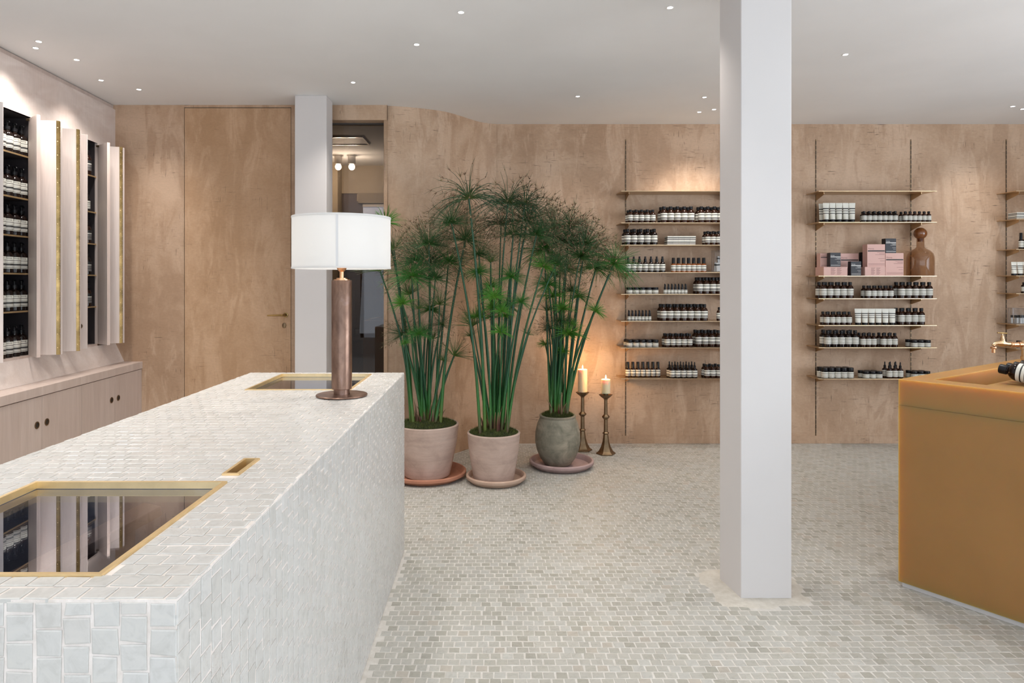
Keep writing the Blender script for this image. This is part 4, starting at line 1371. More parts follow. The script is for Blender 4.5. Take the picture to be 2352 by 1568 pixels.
# white cartons stacked in two layers
def cartons(b3, si, px0, px1, cnt, layers, hpx, label, grp):
    h = hpx / F * 5.76
    w = (px1 - px0) / cnt / F * 5.76
    for l_ in range(layers):
        for k in range(cnt):
            x = (px0 + (px1 - px0) * (k + 0.5) / cnt - VX) / F * 5.76
            place('carton', (x - 0.003 * (l_ == 0), SY + 0.064, SHZ[b3][si] + 0.0006 + l_ * (h + 0.0004)), w / 2 - 0.0005, h, label, grp)
cartons(0, 2, 1533, 1598, 5, 2, 10, 'small white printed carton stacked two high on the third shelf beside the papyrus', 'white cartons beside the papyrus')
cartons(2, 1, 2335, 2365, 4, 2, 7.4, 'small white printed carton stacked on the second shelf behind the tap', 'white cartons behind the tap')

# glass jars with sample packs
gx = (1655 - VX) / F * 5.80
gj = (gx, SY + 0.085, SHZ[0][3] + 0.0006)
glass_jar(gj, 0.068, 0.185, 'clear glass jar of white sample packs on the fourth shelf by the column')
sk = MB().box(-.016, .016, -.004, .004, 0, .075).mesh('packet'); sk.materials.append(MATS['white_print'])
sk2 = MB().box(-.0165, .0165, -.0045, .0045, .050, .062).mesh('stripe'); sk2.materials.append(MATS['black_print'])
for k in range(9):
    a = 2 * math.pi * k / 6
    rr = 0.034 if k < 6 else 0.014
    zz = gj[2] + 0.007 + (0.055 if k >= 6 else 0.0)
    r_ = thing('sample_packet', (gj[0] + rr * math.cos(a), gj[1] + rr * math.sin(a), zz), 'white sample packet with dark stripe inside the jar by the column', 'packet', 'sample packets in the glass jar')
    r_.rotation_euler = (random.uniform(-.08, .08), random.uniform(-.1, .1), random.uniform(0, 3))
    link('packet', sk, None, r_); link('stripe', sk2, None, r_)
gx = (2343 - VX) / F * 5.80
gj = (gx, SY + 0.085, SHZ[2][5] + 0.0006)
glass_jar(gj, 0.070, 0.135, 'clear glass jar of small vials on the sixth shelf behind the tap')
vm = MB().lathe([(0, 0), (.0085, 0), (.0085, .045), (.006, .048), (0, .048)], 12).mesh('vial', True, 40); vm.materials.append(MATS['white_print'])
vc = MB().lathe([(.0085, .047), (.0088, .047), (.0088, .068), (0, .068)], 12).mesh('cap', True, 40); vc.materials.append(MATS['black_plastic'])
for k, (dx, dy) in enumerate([(-.05, 0), (-.03, -.035), (-.008, -.045), (.014, -.045), (.036, -.03), (-.02, 0), (.01, 0), (.04, .005)]):
    r_ = thing('sample_vial', (gj[0] + dx, gj[1] + dy, gj[2] + .0068), 'small pale vial with black cap inside the jar behind the tap', 'vial', 'vials in the glass jar')
    link('body', vm, None, r_); link('cap', vc, None, r_)

# gift boxes, pink and black
gz0 = SHZ[1][2] + 0.0006
def box_thing(px0, px1, z0, hpx, yoff, depth, color, lab, style):
    Y = SY + yoff
    x0, x1 = (px0 - VX) / F * Y, (px1 - VX) / F * Y
    h = hpx / F * Y; w = x1 - x0
    root = thing('gift_box', ((x0 + x1) / 2, Y + depth / 2, z0), lab, 'box')
    part('carton', MB().box(x0, x1, Y, Y + depth, z0, z0 + h), color, root, bevel=0.0008)
    ink = 'pink_print' if color == 'pink_card' else 'white_print'
    bar = 'black_print' if color == 'pink_card' else 'white_print'
    yf = Y - 0.0006
    def flat(name, a0, a1, b0, b1, mat):
        # fractions of the front face: a across, b up
        part(name, MB().box(x0 + a0 * w, x0 + a1 * w, yf, Y + 0.0002, z0 + b0 * h, z0 + b1 * h), mat, root)
    if style == 'front':
        flat('print_bar', .03, .98, .68, .73, bar)
        tv, tf = text_mesh('Aesop.', h * 0.105)
        part('lettering', MB().add([(x0 + .035 * w + p[0], yf, z0 + .775 * h + p[2]) for p in tv], tf), ink, root)
        for (a0, a1, b_0) in ((.55, .97, .625), (.66, .97, .575), (.45, .97, .53), (.62, .97, .36), (.72, .97, .26), (.06, .97, .13), (.06, .97, .08)):
            flat('print_line', a0, a1, b_0, b_0 + .013, ink)
    elif style == 'side':
        for c0 in (.30, .56):
            for i in range(9):
                flat('print_line', c0, c0 + .20 - .03 * (i % 3), .86 - i * .09, .86 - i * .09 + .035, ink)
    elif style == 'end':
        for i in range(12):
            flat('print_line', .12, .9 - .12 * (i % 3), .9 - i * .07, .9 - i * .07 + .022, 'grey_print')
    return root, z0 + h
_, z1 = box_thing(1892, 1946.3, gz0, 20.2, 0.02, 0.15, 'pink_card', 'pink box lying flat on the shelf under the pink and black pair', 'side')
box_thing(1884, 1929.5, z1 + .0004, 31.5, 0.105, 0.065, 'pink_card', 'pink box standing half hidden behind the black box by the upright', 'front')
box_thing(1906.9, 1931, z1 + .0004, 32.5, 0.03, 0.055, 'black_card', 'black box standing on the flat pink box by the upright', 'front')
box_thing(1930.5, 1972, gz0, 51.5, 0.175, 0.045, 'pink_card', 'pink box standing behind the lowest black box', 'front')
box_thing(1954.4, 1978, gz0, 33, 0.03, 0.05, 'black_card', 'lowest black box standing directly on the shelf', 'front')
_, z1 = box_thing(1986.7, 2033.5, gz0, 20.2, 0.025, 0.14, 'pink_card', 'pink box lying flat under the tall pink box', 'side')
box_thing(1979, 1991, gz0, 54, 0.178, 0.04, 'black_card', 'narrow black box squeezed between the pink boxes', 'end')
_, zt3 = box_thing(1992, 2033, z1 + .0004, 52, 0.05, 0.075, 'pink_card', 'tall pink box standing on the flat pink box', 'front')
_, z1 = box_thing(2034, 2075.4, gz0, 52, 0.05, 0.085, 'pink_card', 'tall pink box standing beside the glass decanter', 'front')
box_thing(2034, 2058.5, z1 + .0004, 33.5, 0.06, 0.06, 'black_card', 'black box standing on top of the pink box beside the decanter', 'front')

# smoky glass decanter with a ball stopper
dY = SY + 0.112
dx = (2114 - VX) / F * dY
dz = gz0
dc = thing('glass_decanter', (dx, dY, dz), 'smoky brown glass decanter with a round amber stopper', 'decanter')
k_ = dY / F
R0 = 28.4 * k_
pr = [(0, 0), (R0 * .96, 0), (R0, .006), (R0, 33 * k_), (R0 * .985, 43 * k_), (R0 * .90, 51 * k_), (R0 * .70, 57.5 * k_), (R0 * .42, 62 * k_), (R0 * .29, 66 * k_), (R0 * .275, 85.5 * k_)]
part('vessel', MB().lathe([(r, dz + z) for r, z in pr], 48, dx, dY), 'smoke_glass', dc, True, 50)
zc = dz + 97 * k_; rb_ = 14 * k_
st = [(0.0001, dz + 78 * k_), (R0 * .2, dz + 78 * k_), (R0 * .22, dz + 85 * k_)]
for i in range(1, 15):
    a = -math.pi / 2 + 0.45 + (math.pi - 0.45) * i / 14
    st.append((max(rb_ * math.cos(a), 0.0001), zc + rb_ * .97 * math.sin(a)))
part('stopper', MB().lathe(st, 36, dx, dY), 'stopper_glass', dc, True, 60)

# ------------------------------------------------------------------ amber resin counter with trough, tap and bottles
AZ = 0.957
ac_ = thing('resin_counter', (A0.x + AA.x * .6 + AB.x * .9, A0.y + AA.y * .6 + AB.y * .9, 0), 'glowing amber resin counter with a long trough sink cut in the top', 'counter')
Mamb = Matrix(((AA.x, AB.x, 0, A0.x), (AA.y, AB.y, 0, A0.y), (0, 0, 1, 0), (0, 0, 0, 1)))
top = grid_block([0, .10, .31, ALEN], [0, .115, BLEN - .115, BLEN], [[AZ, AZ, AZ], [AZ, AZ - .105, AZ], [AZ, AZ, AZ]], 0.836).xform(Mamb)
to = part('top_slab', top, 'amber_resin', ac_)
weld(to.data); add_bevel(to, 0.0025, 3)
def fixn(o):
    bm = bmesh.new(); bm.from_mesh(o.data); bmesh.ops.recalc_face_normals(bm, faces=bm.faces); bm.to_mesh(o.data); bm.free()
fixn(to)
bo = part('body', MB().box(0.0, ALEN, 0.0, BLEN, 0.022, 0.8356).xform(Mamb), 'amber_resin', ac_); fixn(bo); add_bevel(bo, 0.0008, 1)
pl = part('plinth', MB().box(0.012, ALEN - .012, 0.012, BLEN - .012, 0.0, 0.022).xform(Mamb), 'column_paint', ac_); fixn(pl)

# tap: a bib tap branching from an upright pipe
tp = amb(.06, 1.115)
tapY = tp.y
tz = lambda y: H - (y - VY) / F * tapY
tx_ = lambda x: (x - VX) / F * tapY
tap = thing('brass_tap', (tp.x, tp.y, AZ), 'aged brass bib tap on an upright copper pipe over the amber trough', 'tap')
zc_ = tz(791)
xp = tx_(2352)
part('pipe', MB().lathe([(0.012, AZ), (0.012, zc_ + 0.012)], 20, xp, tapY).lathe([(0.0, AZ), (.026, AZ), (.026, AZ + .006), (.012, AZ + .010)], 24, xp, tapY).lathe([(.012, zc_ - .085), (.0165, zc_ - .083), (.0165, zc_ - .063), (.012, zc_ - .061)], 20, xp, tapY).lathe([(.012, zc_ - .028), (.0175, zc_ - .026), (.0175, zc_ + .016), (.010, zc_ + .022), (0, zc_ + .022)], 20, xp, tapY), 'brass_tap', tap, True)
cpl = MB()
def hlathe(mb, prof, x_dir=-1, seg=20):
    """lathe about the horizontal X axis; prof gives (radius, picture column)"""
    n0 = len(mb.v)
    mb.lathe([(r, 0) for r, _ in prof], seg)
    cols = seg
    for i, (r, x) in enumerate(prof):
        for k in range(cols):
            vx, vy, vz = mb.v[n0 + i * cols + k]
            mb.v[n0 + i * cols + k] = (tx_(x), tapY + vx, zc_ + vy)
    return mb
hlathe(cpl, [(.0, 2350), (.015, 2350), (.015, 2341), (.0165, 2340.5), (.0165, 2339), (.013, 2338.5), (.0135, 2329), (.0145, 2328), (.0145, 2325.5), (.0125, 2325), (.0125, 2323.5), (.0155, 2323), (.0155, 2321), (.011, 2320)])
part('coupling', cpl, 'copper_tap', tap, True)
bd = MB()
bp = [(2321, 790), (2313, 790), (2304, 788.5), (2297, 788), (2290, 788), (2284, 790), (2281.5, 794)]
bd.tube([(tx_(x), tapY, tz(y)) for x, y in bp], [.0115, .0115, .0165, .0165, .0115, .0098, .0095], 16)
xh = tx_(2302.5)
bd.lathe([(.0165, tz(789)), (.0145, tz(784)), (.0105, tz(779.5)), (.0118, tz(779)), (.0118, tz(777.5)), (.0085, tz(777)), (.0085, tz(773)), (.0065, tz(772.5)), (.0065, tz(770.5)), (.0035, tz(770)), (.0035, tz(765)), (0, tz(765))], 18, xh, tapY)
part('valve_body', bd, 'brass_tap', tap, True)
hb = MB().tube([(tx_(2291), tapY, tz(764)), (tx_(2296), tapY, tz(764.2)), (xh, tapY, tz(764.5)), (tx_(2308), tapY, tz(765)), (tx_(2312.5), tapY, tz(765.5))], [.0034, .003, .005, .003, .0052], 12)
part('tee_handle', hb, 'brass_polished', tap, True)
xs_ = tx_(2282)
sp = MB().lathe([(.0, tz(796)), (.0135, tz(796)), (.0145, tz(797)), (.0145, tz(800)), (.013, tz(801)), (.008, tz(801.2)), (.008, tz(810)), (.006, tz(810)), (.006, tz(803)), (0, tz(803))], 18, xs_, tapY)
part('spout', sp, 'copper_tap', tap, True)

# bottles lying tilted on the deck, necks toward the trough
deck = AZ
Bh, Br = 0.172, 0.040
for k in range(5):
    base2 = amb(.315 + Bh, .240 + k * (2 * Br + 0.003))
    root = thing('amber_bottle', (base2.x, base2.y, deck + Br * .97 + 0.0012), 'dark amber bottle lying in a row on the amber counter, neck toward the trough', 'bottle', 'bottles lying on the amber counter')
    zax = Vector((-AA.x, -AA.y, 0.14)).normalized(); face = (Vector((0, 0, 1)) * .62 - Vector((AB.x, AB.y, 0)) * .78).normalized()
    face = (face - zax * face.dot(zax)).normalized(); yax = -face; xax = yax.cross(zax)
    root.rotation_euler = Matrix((xax, yax, zax)).transposed().to_euler()
    for (pn, me) in proto('bottle', Br, Bh, 'label_lines', 'bottle_dark'):
        link(pn, me, None, root)

# ------------------------------------------------------------------ papyrus in pots
GREEN_D = (0.012, 0.060, 0.030); GREEN_M = (0.030, 0.115, 0.035); GREEN_B = (0.085, 0.26, 0.03); BROWN = (0.20, 0.115, 0.065); STRAW = (0.33, 0.25, 0.13)
def lerp(a, b_, t): return tuple(x + (y - x) * t for x, y in zip(a, b_))
def umbel_mesh(kind, seed):
    """unit umbel: rays spring from the origin, +Z up; tint runs from the heart outwards"""
    r = random.Random(seed)
    mb = MB()
    cfg = {'fountain': dict(n=90, lo=.05, hi=1.0, droop=.62, heart=(.13, .17, .04), a=(.020, .075, .030), b=(.045, .10, .045), w=.0085, tips=.75),
           'mature': dict(n=190, lo=-.25, hi=1.0, droop=.16, heart=(.07, .17, .03), a=(.026, .105, .030), b=(.085, .12, .05), w=.0072, tips=.9),
           'dense': dict(n=220, lo=-.35, hi=.98, droop=.30, heart=(.13, .34, .04), a=(.040, .19, .034), b=(.045, .17, .040), w=.0090, tips=.15),
           'tuft': dict(n=150, lo=-.15, hi=.98, droop=.22, heart=(.20, .40, .05), a=(.085, .28, .03), b=(.065, .23, .035), w=.0150, tips=.0),
           'wisp': dict(n=60, lo=.25, hi=.99, droop=.14, heart=(.12, .20, .03), a=(.065, .14, .04), b=(.12, .14, .06), w=.0115, tips=.35)}[kind]
    for i in range(cfg['n']):
        az = r.uniform(0, 2 * math.pi)
        el = math.asin(r.uniform(cfg['lo'], cfg['hi']))
        d = Vector((math.cos(el) * math.cos(az), math.cos(el) * math.sin(az), math.sin(el)))
        ln = r.uniform(.70, 1.12)
        seg = 4
        pts = []; cols = []; rad = []
        for s_ in range(seg + 1):
            t = s_ / seg
            p = d * ln * t + Vector((0, 0, -cfg['droop'] * ln * t * t * (0.4 + 0.6 * math.cos(el))))
            p += Vector((r.uniform(-.012, .012), r.uniform(-.012, .012), r.uniform(-.012, .012))) * t
            pts.append(p)
            c = lerp(cfg['heart'], cfg['a'], min(1, t * 3)) if t < .34 else lerp(cfg['a'], cfg['b'], (t - .34) / .66)
            cols.append(c); rad.append(cfg['w'] * (1.0 - .62 * t))
        mb.tube(pts, rad, 3, cols, cap=False)
        if r.random() < cfg['tips']:
            # spikelets and short rays at the end
            tip = pts[-1]; dd = (pts[-1] - pts[-2]).normalized()
            for q in range(r.choice((2, 3, 3))):
                e_ = (dd + Vector((r.uniform(-.8, .8), r.uniform(-.8, .8), r.uniform(-.8, .8)))).normalized()
                cc = lerp(cfg['b'], (.10, .09, .04), .4)
                mb.tube([tip, tip + e_ * r.uniform(.12, .22)], [cfg['w'] * .5, cfg['w'] * .22], 3, [cc, cc], cap=False)
                bc2 = BROWN if r.random() < .75 else STRAW
                c0 = tip + e_ * r.uniform(.015, .05)
                s_ = r.uniform(.012, .022)
                mb.add([c0 + Vector((s_, 0, 0)), c0 - Vector((s_, 0, 0)), c0 + Vector((0, s_, 0)), c0 - Vector((0, s_, 0)), c0 + e_ * s_ * 2.2, c0 - e_ * s_ * 2.0],
                       [(0, 2, 4), (2, 1, 4), (1, 3, 4), (3, 0, 4), (2, 0, 5), (1, 2, 5), (3, 1, 5), (0, 3, 5)], bc2)
    me = mb.mesh('umbel', True)
    me.materials.append(MATS['plant'])
    return me
UMB = {k: [umbel_mesh(k, 100 * i + j) for j in range(4)] for i, k in enumerate(('fountain', 'mature', 'dense', 'tuft', 'wisp'))}

def blade_tuft(mb, cx, cy, z, n, rad, hgt, rnd):
    for _ in range(n):
        a = rnd.uniform(0, 2 * math.pi); q = rad * math.sqrt(rnd.random())
        x, y = cx + q * math.cos(a), cy + q * math.sin(a)
        zz = z(x, y)
        l_ = rnd.uniform(.5, 1) * hgt
        dx, dy = rnd.uniform(-1, 1) * l_, rnd.uniform(-1, 1) * l_
        g = rnd.random()
        c = lerp((.022, .042, .008), (.11, .14, .028), g)
        w = .0018
        px_, py_ = -dy / (l_ * 1.5) * w, dx / (l_ * 1.5) * w
        mb.add([(x - px_, y - py_, zz - .002), (x + px_, y + py_, zz - .002), (x + dx, y + dy, zz + l_ * .8)], [(0, 1, 2)], [c, c, lerp(c, (.12, .12, .03), .4)])

def papyrus(cx, cy, rimz, potr, pot_prof, pot_mat, label, seed, umbels, spread, basez, extra):
    rnd = random.Random(seed)
    root = thing('potted_papyrus', (cx, cy, basez), label, 'potted plant')
    part('pot', MB().lathe([(r, basez + z) for r, z in pot_prof], 56, cx, cy), pot_mat, root, True, 45)
    # moss mound
    R = potr * .915
    zm = rimz - 0.006
    def hz_(x, y):
        d = math.hypot(x - cx, y - cy) / R
        return zm + 0.035 * max(0, 1 - d * d) + 0.006 * math.sin(x * 60) * math.sin(y * 70)
    mm = MB(); rings, seg = 9, 36
    v = []; f = []
    for i in range(rings + 1):
        for k in range(seg):
            a = 2 * math.pi * k / seg
            q = max(R * i / rings, 0.001)
            x, y = cx + q * math.cos(a), cy + q * math.sin(a)
            v.append((x, y, hz_(x, y)))
    for i in range(rings):
        for k in range(seg):
            f.append((i * seg + k, (i + 1) * seg + k, (i + 1) * seg + (k + 1) % seg, i * seg + (k + 1) % seg))
    mm.add(v, f, (.022, .030, .009))
    blade_tuft(mm, cx, cy, hz_, 6500, R * 1.0, .022, rnd)
    mo = part('moss', mm, 'moss', root); mo['kind'] = 'stuff'
    # stems, each with its umbel
    lst = list(umbels)
    for e_ in range(extra):
        lst.append((rnd.uniform(spread[0], spread[1]), rnd.uniform(spread[2], spread[3]), rnd.choice(('mature', 'dense', 'wisp', 'tuft', 'mature')), rnd.uniform(24, 46)))
    for (px, py_, kind, rpx) in lst:
        a = rnd.uniform(0, 2 * math.pi); q = potr * .50 * math.sqrt(rnd.random())
        bx, by = cx + q * math.cos(a), cy + q * math.sin(a)
        # bases lean the way their heads go
        Yh = cy + rnd.uniform(-.16, .16)
        head = atY(px, py_, Yh)
        back = wall_y(head.x - 0.1) - 0.05 - 0.75 * rpx * 1.18 / F * 5.2
        if head.y > back:
            head = atY(px, py_, min(back, Yh))
        bx = cx + max(-potr * .5, min(potr * .5, (head.x - cx) * .32 + rnd.uniform(-.035, .035)))
        b_ = Vector((bx, by, hz_(bx, by) - .01))
        sc = rpx * 1.18 / F * head.y
        bow = Vector((rnd.uniform(-.02, .02) - (head.x - cx) * .10, rnd.uniform(-.02, .02), 0))
        pts = []; cols = []; rad = []
        r0 = rnd.uniform(.0085, .0135) * (0.75 + .25 * min(1, sc / .15))
        seg = 8
        young = kind == 'tuft'
        for s_ in range(seg + 1):
            t = s_ / seg
            pts.append(b_.lerp(head, t) + bow * math.sin(math.pi * t))
            rad.append(r0 * (1 - .52 * t))
            base_c = (.10, .055, .035) if rnd.random() < .5 else (.12, .16, .03)
            lowg = (.045, .20, .03); hi = (.012, .070, .030) if not young else (.016, .085, .028)
            c = base_c if t == 0 else lerp(lowg, hi, min(1, t * 2.6))
            cols.append(c)
        mb = MB().tube(pts, rad, 7, cols)
        so = part('stem', mb, 'plant', root, True, 60)
        um = rnd.choice(UMB[kind])
        uo = link('umbel', um, None, so)
        dirv = (pts[-1] - pts[-2]).normalized()
        rot = dirv.to_track_quat('Z', 'Y').to_matrix().to_4x4() @ Matrix.Rotation(rnd.uniform(0, 6.28), 4, 'Z')
        uo.matrix_local = Matrix.Translation(head - Vector(root.location)) @ rot @ Matrix.Diagonal((sc, sc, sc, 1))
    # dry purplish sheaths at the foot
    for k in range(16):
        a = rnd.uniform(0, 2 * math.pi); q = potr * rnd.uniform(.12, .52)
        bx, by = cx + q * math.cos(a), cy + q * math.sin(a)
        z0 = hz_(bx, by) - .008
        h_ = rnd.uniform(.07, .19)
        lean = Vector((math.cos(a), math.sin(a), 0)) * rnd.uniform(.0, .05)
        c = rnd.choice([(.085, .022, .022), (.11, .05, .035), (.17, .11, .06), (.06, .02, .018)])
        pts = [Vector((bx, by, z0)) + lean * (t * t) + Vector((0, 0, h_ * t)) for t in (0, .33, .66, 1)]
        mb = MB().tube(pts, [.0085, .0075, .005, .0012], 5, [c, c, lerp(c, STRAW, .3), STRAW])
        part('sheath', mb, 'plant', root, True, 60)
    return root
def tapered_pot(rt, rb, h, t=.014):
    return [(0, 0), (rb * .93, 0), (rb, .006), (rb + (rt - rb) * .40, h * .32), (rb + (rt - rb) * .78, h * .66), (rt - .002, h * .96), (rt, h - .006), (rt - .004, h), (rt - t, h), (rt - t - .004, h - .02), (rt - t - .012, h - .06), (0, h - .06)]
def saucer(cx, cy, r, h, mat, label):
    return solo('plant_saucer', MB().lathe([(0, 0.0005), (r * .82, 0.0005), (r * .86, .004), (r * .94, h * .42), (r * .955, h * .47), (r * .985, h * .50), (r, h * .58), (r, h * .90), (r - .005, h), (r - .014, h), (r - .021, h * .86), (r * .86, .018), (r * .80, .0135), (0, .0135)], 64, cx, cy), mat, (cx, cy, 0), label, 'saucer', smooth=True, sharp=40)
SZ = 0.0150
p1x, p1y = -0.485, 4.94
saucer(p1x, p1y, .283, .052, 'saucer_orange', 'orange terracotta saucer under the pot beside the tiled counter')
papyrus(p1x, p1y, .388, .230, tapered_pot(.230, .165, .388 - SZ), 'pot_clay', 'tall papyrus in a pinkish clay pot on an orange saucer beside the counter', 21,
        [(946, 636, 'dense', 62), (924, 697, 'tuft', 33), (886, 512, 'tuft', 40), (873, 622, 'wisp', 60), (1030, 602, 'dense', 48), (988, 604, 'mature', 84), (1069, 552, 'mature', 62), (963, 709, 'wisp', 28),
         (931, 788, 'tuft', 15), (945, 766, 'tuft', 12), (995, 778, 'wisp', 34), (1018, 829, 'wisp', 26), (1043, 817, 'wisp', 48), (985, 560, 'mature', 62), (1000, 640, 'mature', 55), (905, 575, 'wisp', 52),
         (1010, 700, 'wisp', 45), (956, 600, 'mature', 58)], (925, 1035, 600, 830), SZ, 6)
p2x, p2y = -0.003, 4.83
saucer(.014, p2y, .2125, .052, 'saucer_pale', 'pale clay saucer under the pot in the middle of the papyrus group')
papyrus(p2x, p2y, .350, .188, tapered_pot(.188, .142, .350 - SZ), 'pot_clay', 'tallest papyrus in a pinkish clay pot on a pale saucer', 22,
        [(1077, 456, 'fountain', 92), (1166, 468, 'fountain', 88), (1151, 515, 'fountain', 70), (1179, 538, 'mature', 52), (1210, 509, 'mature', 78), (1037, 512, 'mature', 58), (1100, 587, 'mature', 48), (1098, 626, 'dense', 36),
         (1127, 602, 'wisp', 38), (1174, 636, 'dense', 42), (1127, 681, 'tuft', 36), (1166, 703, 'dense', 34), (1195, 693, 'dense', 30), (1086, 749, 'wisp', 50), (1160, 727, 'tuft', 22), (1149, 763, 'tuft', 30),
         (1213, 769, 'wisp', 22), (1081, 772, 'wisp', 26), (1248, 613, 'tuft', 36), (1277, 607, 'mature', 44), (1205, 470, 'fountain', 70), (1232, 540, 'mature', 58)], (1085, 1200, 640, 800), SZ, 6)
p3x, p3y = 0.486, 5.22
saucer(.515, p3y, .245, .055, 'saucer_mauve', 'wide mauve clay saucer under the mossy stone jar')
jar_prof = [(0, 0), (.085, 0), (.10, .006), (.135, .055), (.160, .115), (.173, .180), (.170, .250), (.155, .315), (.140, .350), (.134, .362), (.140, .370), (.140, .378), (.132, .381), (.120, .378), (.118, .36), (.12, .33), (0, .33)]
papyrus(p3x, p3y, .395, .130, jar_prof, 'pot_moss_stone', 'papyrus in a rounded mossy grey stone jar beside the candlesticks', 23,
        [(1251, 576, 'dense', 62), (1288, 555, 'mature', 82), (1332, 590, 'mature', 80), (1369, 616, 'dense', 52), (1410, 605, 'dense', 62), (1260, 654, 'dense', 40), (1312, 668, 'mature', 38), (1329, 681, 'dense', 32),
         (1291, 709, 'tuft', 30), (1367, 714, 'tuft', 26), (1257, 714, 'wisp', 34), (1300, 740, 'wisp', 24), (1253, 791, 'tuft', 20), (1294, 808, 'tuft', 20), (1309, 744, 'tuft', 24), (1270, 530, 'mature', 66), (1310, 520, 'fountain', 66),
         (1345, 560, 'mature', 62), (1275, 600, 'mature', 50), (1300, 620, 'dense', 46)], (1250, 1330, 620, 780), SZ, 6)

# ------------------------------------------------------------------ candlesticks
def candlestick(cx, cy, zpan, zc0, zc1, cr, lab1, lab2):
    root = thing('candlestick', (cx, cy, 0), lab1, 'candlestick', 'pair of brass floor candlesticks')
    k = zpan / .487
    def hexl(prof): return MB().lathe(prof, 6, cx, cy)
    part('base', hexl([(0, 0.0005), (.080, 0.0005), (.080, .010), (.066, .018), (.058, .026), (.040, .06), (.028, .10), (.021, .15 * k), (.019, .162 * k)]), 'brass_aged', root)
    part('lower_knop', hexl([(.018, .160 * k), (.027, .168 * k), (.027, .174 * k), (.018, .182 * k)]), 'brass_aged', root)
    part('stem', hexl([(.0165, .175 * k), (.0155, .288 * k), (.0150, .32 * k), (.0135, .45 * k)]), 'brass_aged', root)
    part('knop', hexl([(.016, .284 * k), (.031, .300 * k), (.031, .308 * k), (.016, .324 * k)]), 'brass_aged', root)
    part('drip_pan', hexl([(.013, .44 * k), (.018, .452 * k), (.040, .468 * k), (.058, .486 * k), (.060, .487 * k), (.056, .487 * k), (.036, .474 * k), (.0, .472 * k)]), 'brass_aged', root)
    part('candle_cup', MB().lathe([(.020, .47 * k), (.020, zc0 - .0005), (0, zc0 - .0005)], 16, cx, cy), 'brass_aged', root)
    c = thing('pillar_candle', (cx, cy, zc0), lab2, 'candle')
    part('wax', MB().lathe([(0, zc0), (cr * .99, zc0), (cr, zc0 + .003), (cr, zc1 - .002), (cr * .94, zc1), (cr * .7, zc1 - .006), (0, zc1 - .008)], 28, cx, cy), 'wax', c, True)
    part('wick', MB().tube([(cx, cy, zc1 - .009), (cx + .0008, cy, zc1 + .006)], .0012, 6), 'black_plastic', c)
    part('flame', MB().lathe([(.0003, zc1 + .002), (.0045, zc1 + .008), (.0055, zc1 + .014), (.0035, zc1 + .024), (.0002, zc1 + .036)], 12, cx, cy), 'flame', c, True)
    d = bpy.data.lights.new('flame_light', 'POINT'); d.energy = 1.9; d.color = (1, .55, .2); d.shadow_soft_size = .02
    lo = bpy.data.objects.new('flame_light', d); COL.objects.link(lo); lo.parent = c; lo.location = (0, 0, zc1 - zc0 + .05)
candlestick(.916, 5.60, .487, .498, .612, .0365, 'brass candlestick carrying the shorter candle', 'short lit cream pillar candle on the brass candlestick')
candlestick(.741, 5.72, .487, .490, .678, .0395, 'brass candlestick carrying the taller candle beside the stone jar', 'tall lit cream pillar candle on the brass candlestick beside the papyrus')

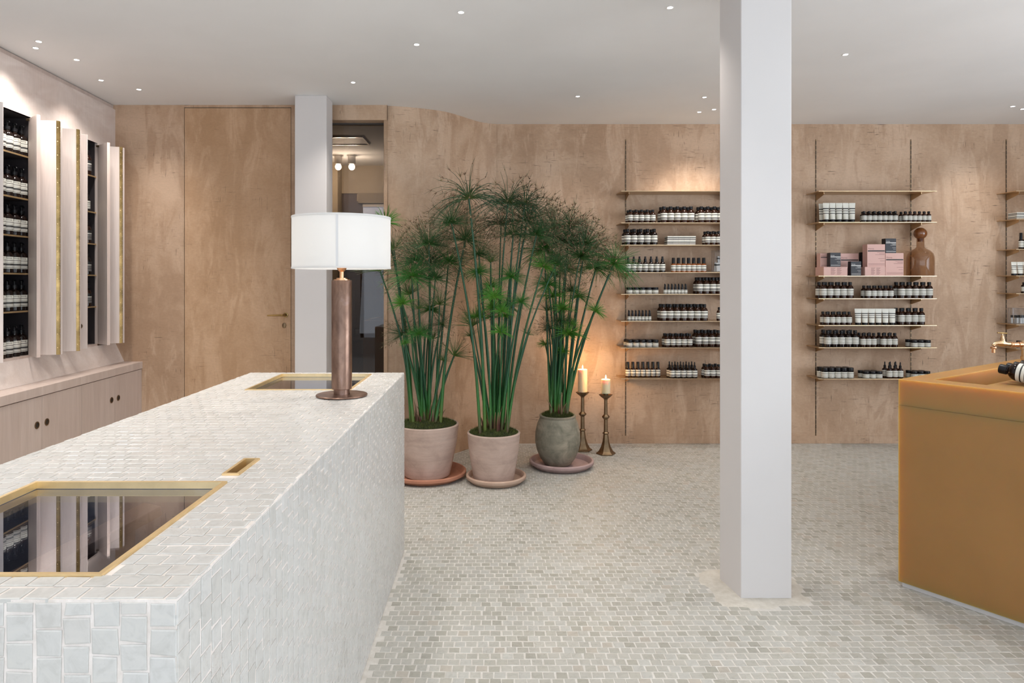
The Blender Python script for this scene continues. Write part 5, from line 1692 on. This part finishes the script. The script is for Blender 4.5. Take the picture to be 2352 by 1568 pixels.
# ------------------------------------------------------------------ ceiling downlights
dl_ring = MB().lathe([(.019, -.0005), (.019, -.002), (.017, -.003), (.014, -.0018), (.014, 0.0)], 24).mesh('trim_ring', True, 40); dl_ring.materials.append(MATS['white_paint'])
dl_led = MB().lathe([(.0, -.0013), (.0135, -.0013), (.0135, -.0005)], 20).mesh('led_lens', True, 40); dl_led.materials.append(MATS['led'])
def beam(root, p, i, power=1.0):
    d = bpy.data.lights.new('downlight_beam', 'SPOT')
    d.energy = DOWNLIGHT_POWER * power; d.color = DOWNLIGHT_COLOR
    d.spot_size = math.radians(110); d.spot_blend = 0.85; d.shadow_soft_size = 0.05
    lo = bpy.data.objects.new('downlight_beam', d); COL.objects.link(lo)
    lo.parent = root; lo.location = (0, 0, -0.012)
    if i < 5:
        aim = Vector((L(0, 0.22).x, p.y - .05, 0.8)) - p
        d.energy *= 0.48; d.shadow_soft_size = 0.03; d.spot_size = math.radians(110)
    elif i in WALLW:
        aim = Vector((p.x + (0.25 if i in (10,) else 0), YB + 0.10, 0.6)) - p
        d.energy *= (0.3 if i > 13 else 0.55); d.spot_size = math.radians(90)
    else:
        aim = Vector((0, 0, -1))
    lo.rotation_euler = aim.to_track_quat('-Z', 'Y').to_euler()
DL = [(89, 95), (82, 110), (176, 137), (232, 184), (319, 205), (811, 189), (957, 102), (1059, 28), (1539, 17), (1327, 221), (1618, 223), (1606, 257), (1640, 251), (1942, 125), (2326, 244), (2349, 250)]
WALLW = {9, 10, 11, 12, 14, 15}
for i, (px, py_) in enumerate(DL):
    p = on_ceiling(px, py_)
    if i < 5: lab, grp = 'small recessed downlight in the ceiling beside the birch cabinets', 'downlights along the birch cabinets'
    elif i in WALLW: lab, grp = 'small recessed downlight in the ceiling close to the shelf wall', 'downlights along the shelf wall'
    else: lab, grp = 'small recessed downlight in the open middle of the ceiling', 'downlights in the middle of the ceiling'
    root = thing('downlight', p, lab, 'downlight', grp)
    link('trim_ring', dl_ring, None, root); link('led_lens', dl_led, None, root)
    beam(root, p, i, 0.7 if i in (6, 7, 8) else 1.0)
# added downlights out of view, put in to brighten counter, column and walls
for (x, y, pw) in [(-2.1, 2.7, 2.2), (-2.2, 1.3, 1.3), (-1.7, 3.25, 1.2), (-1.0, 0.6, 1.2), (-0.95, 2.1, 0.75), (-0.1, 3.1, 0.75), (0.45, 2.5, 0.55), (0.6, 0.4, 0.5), (2.0, 0.3, 0.45), (2.3, 3.2, 1.0), (3.7, 0.8, 0.7), (3.9, 2.9, 0.5), (-0.6, -1.2, 0.6), (1.2, -1.2, 0.6), (3.0, -1.2, 0.6), (4.8, 3.9, 0.35)]:
    root = thing('downlight', (x, y, CEIL), 'added unseen downlight in the ceiling brightening the near half of the shop', 'downlight', 'added fill downlights over the near half of the shop')
    link('trim_ring', dl_ring, None, root); link('led_lens', dl_led, None, root)
    beam(root, Vector((x, y, CEIL)), 99, pw)
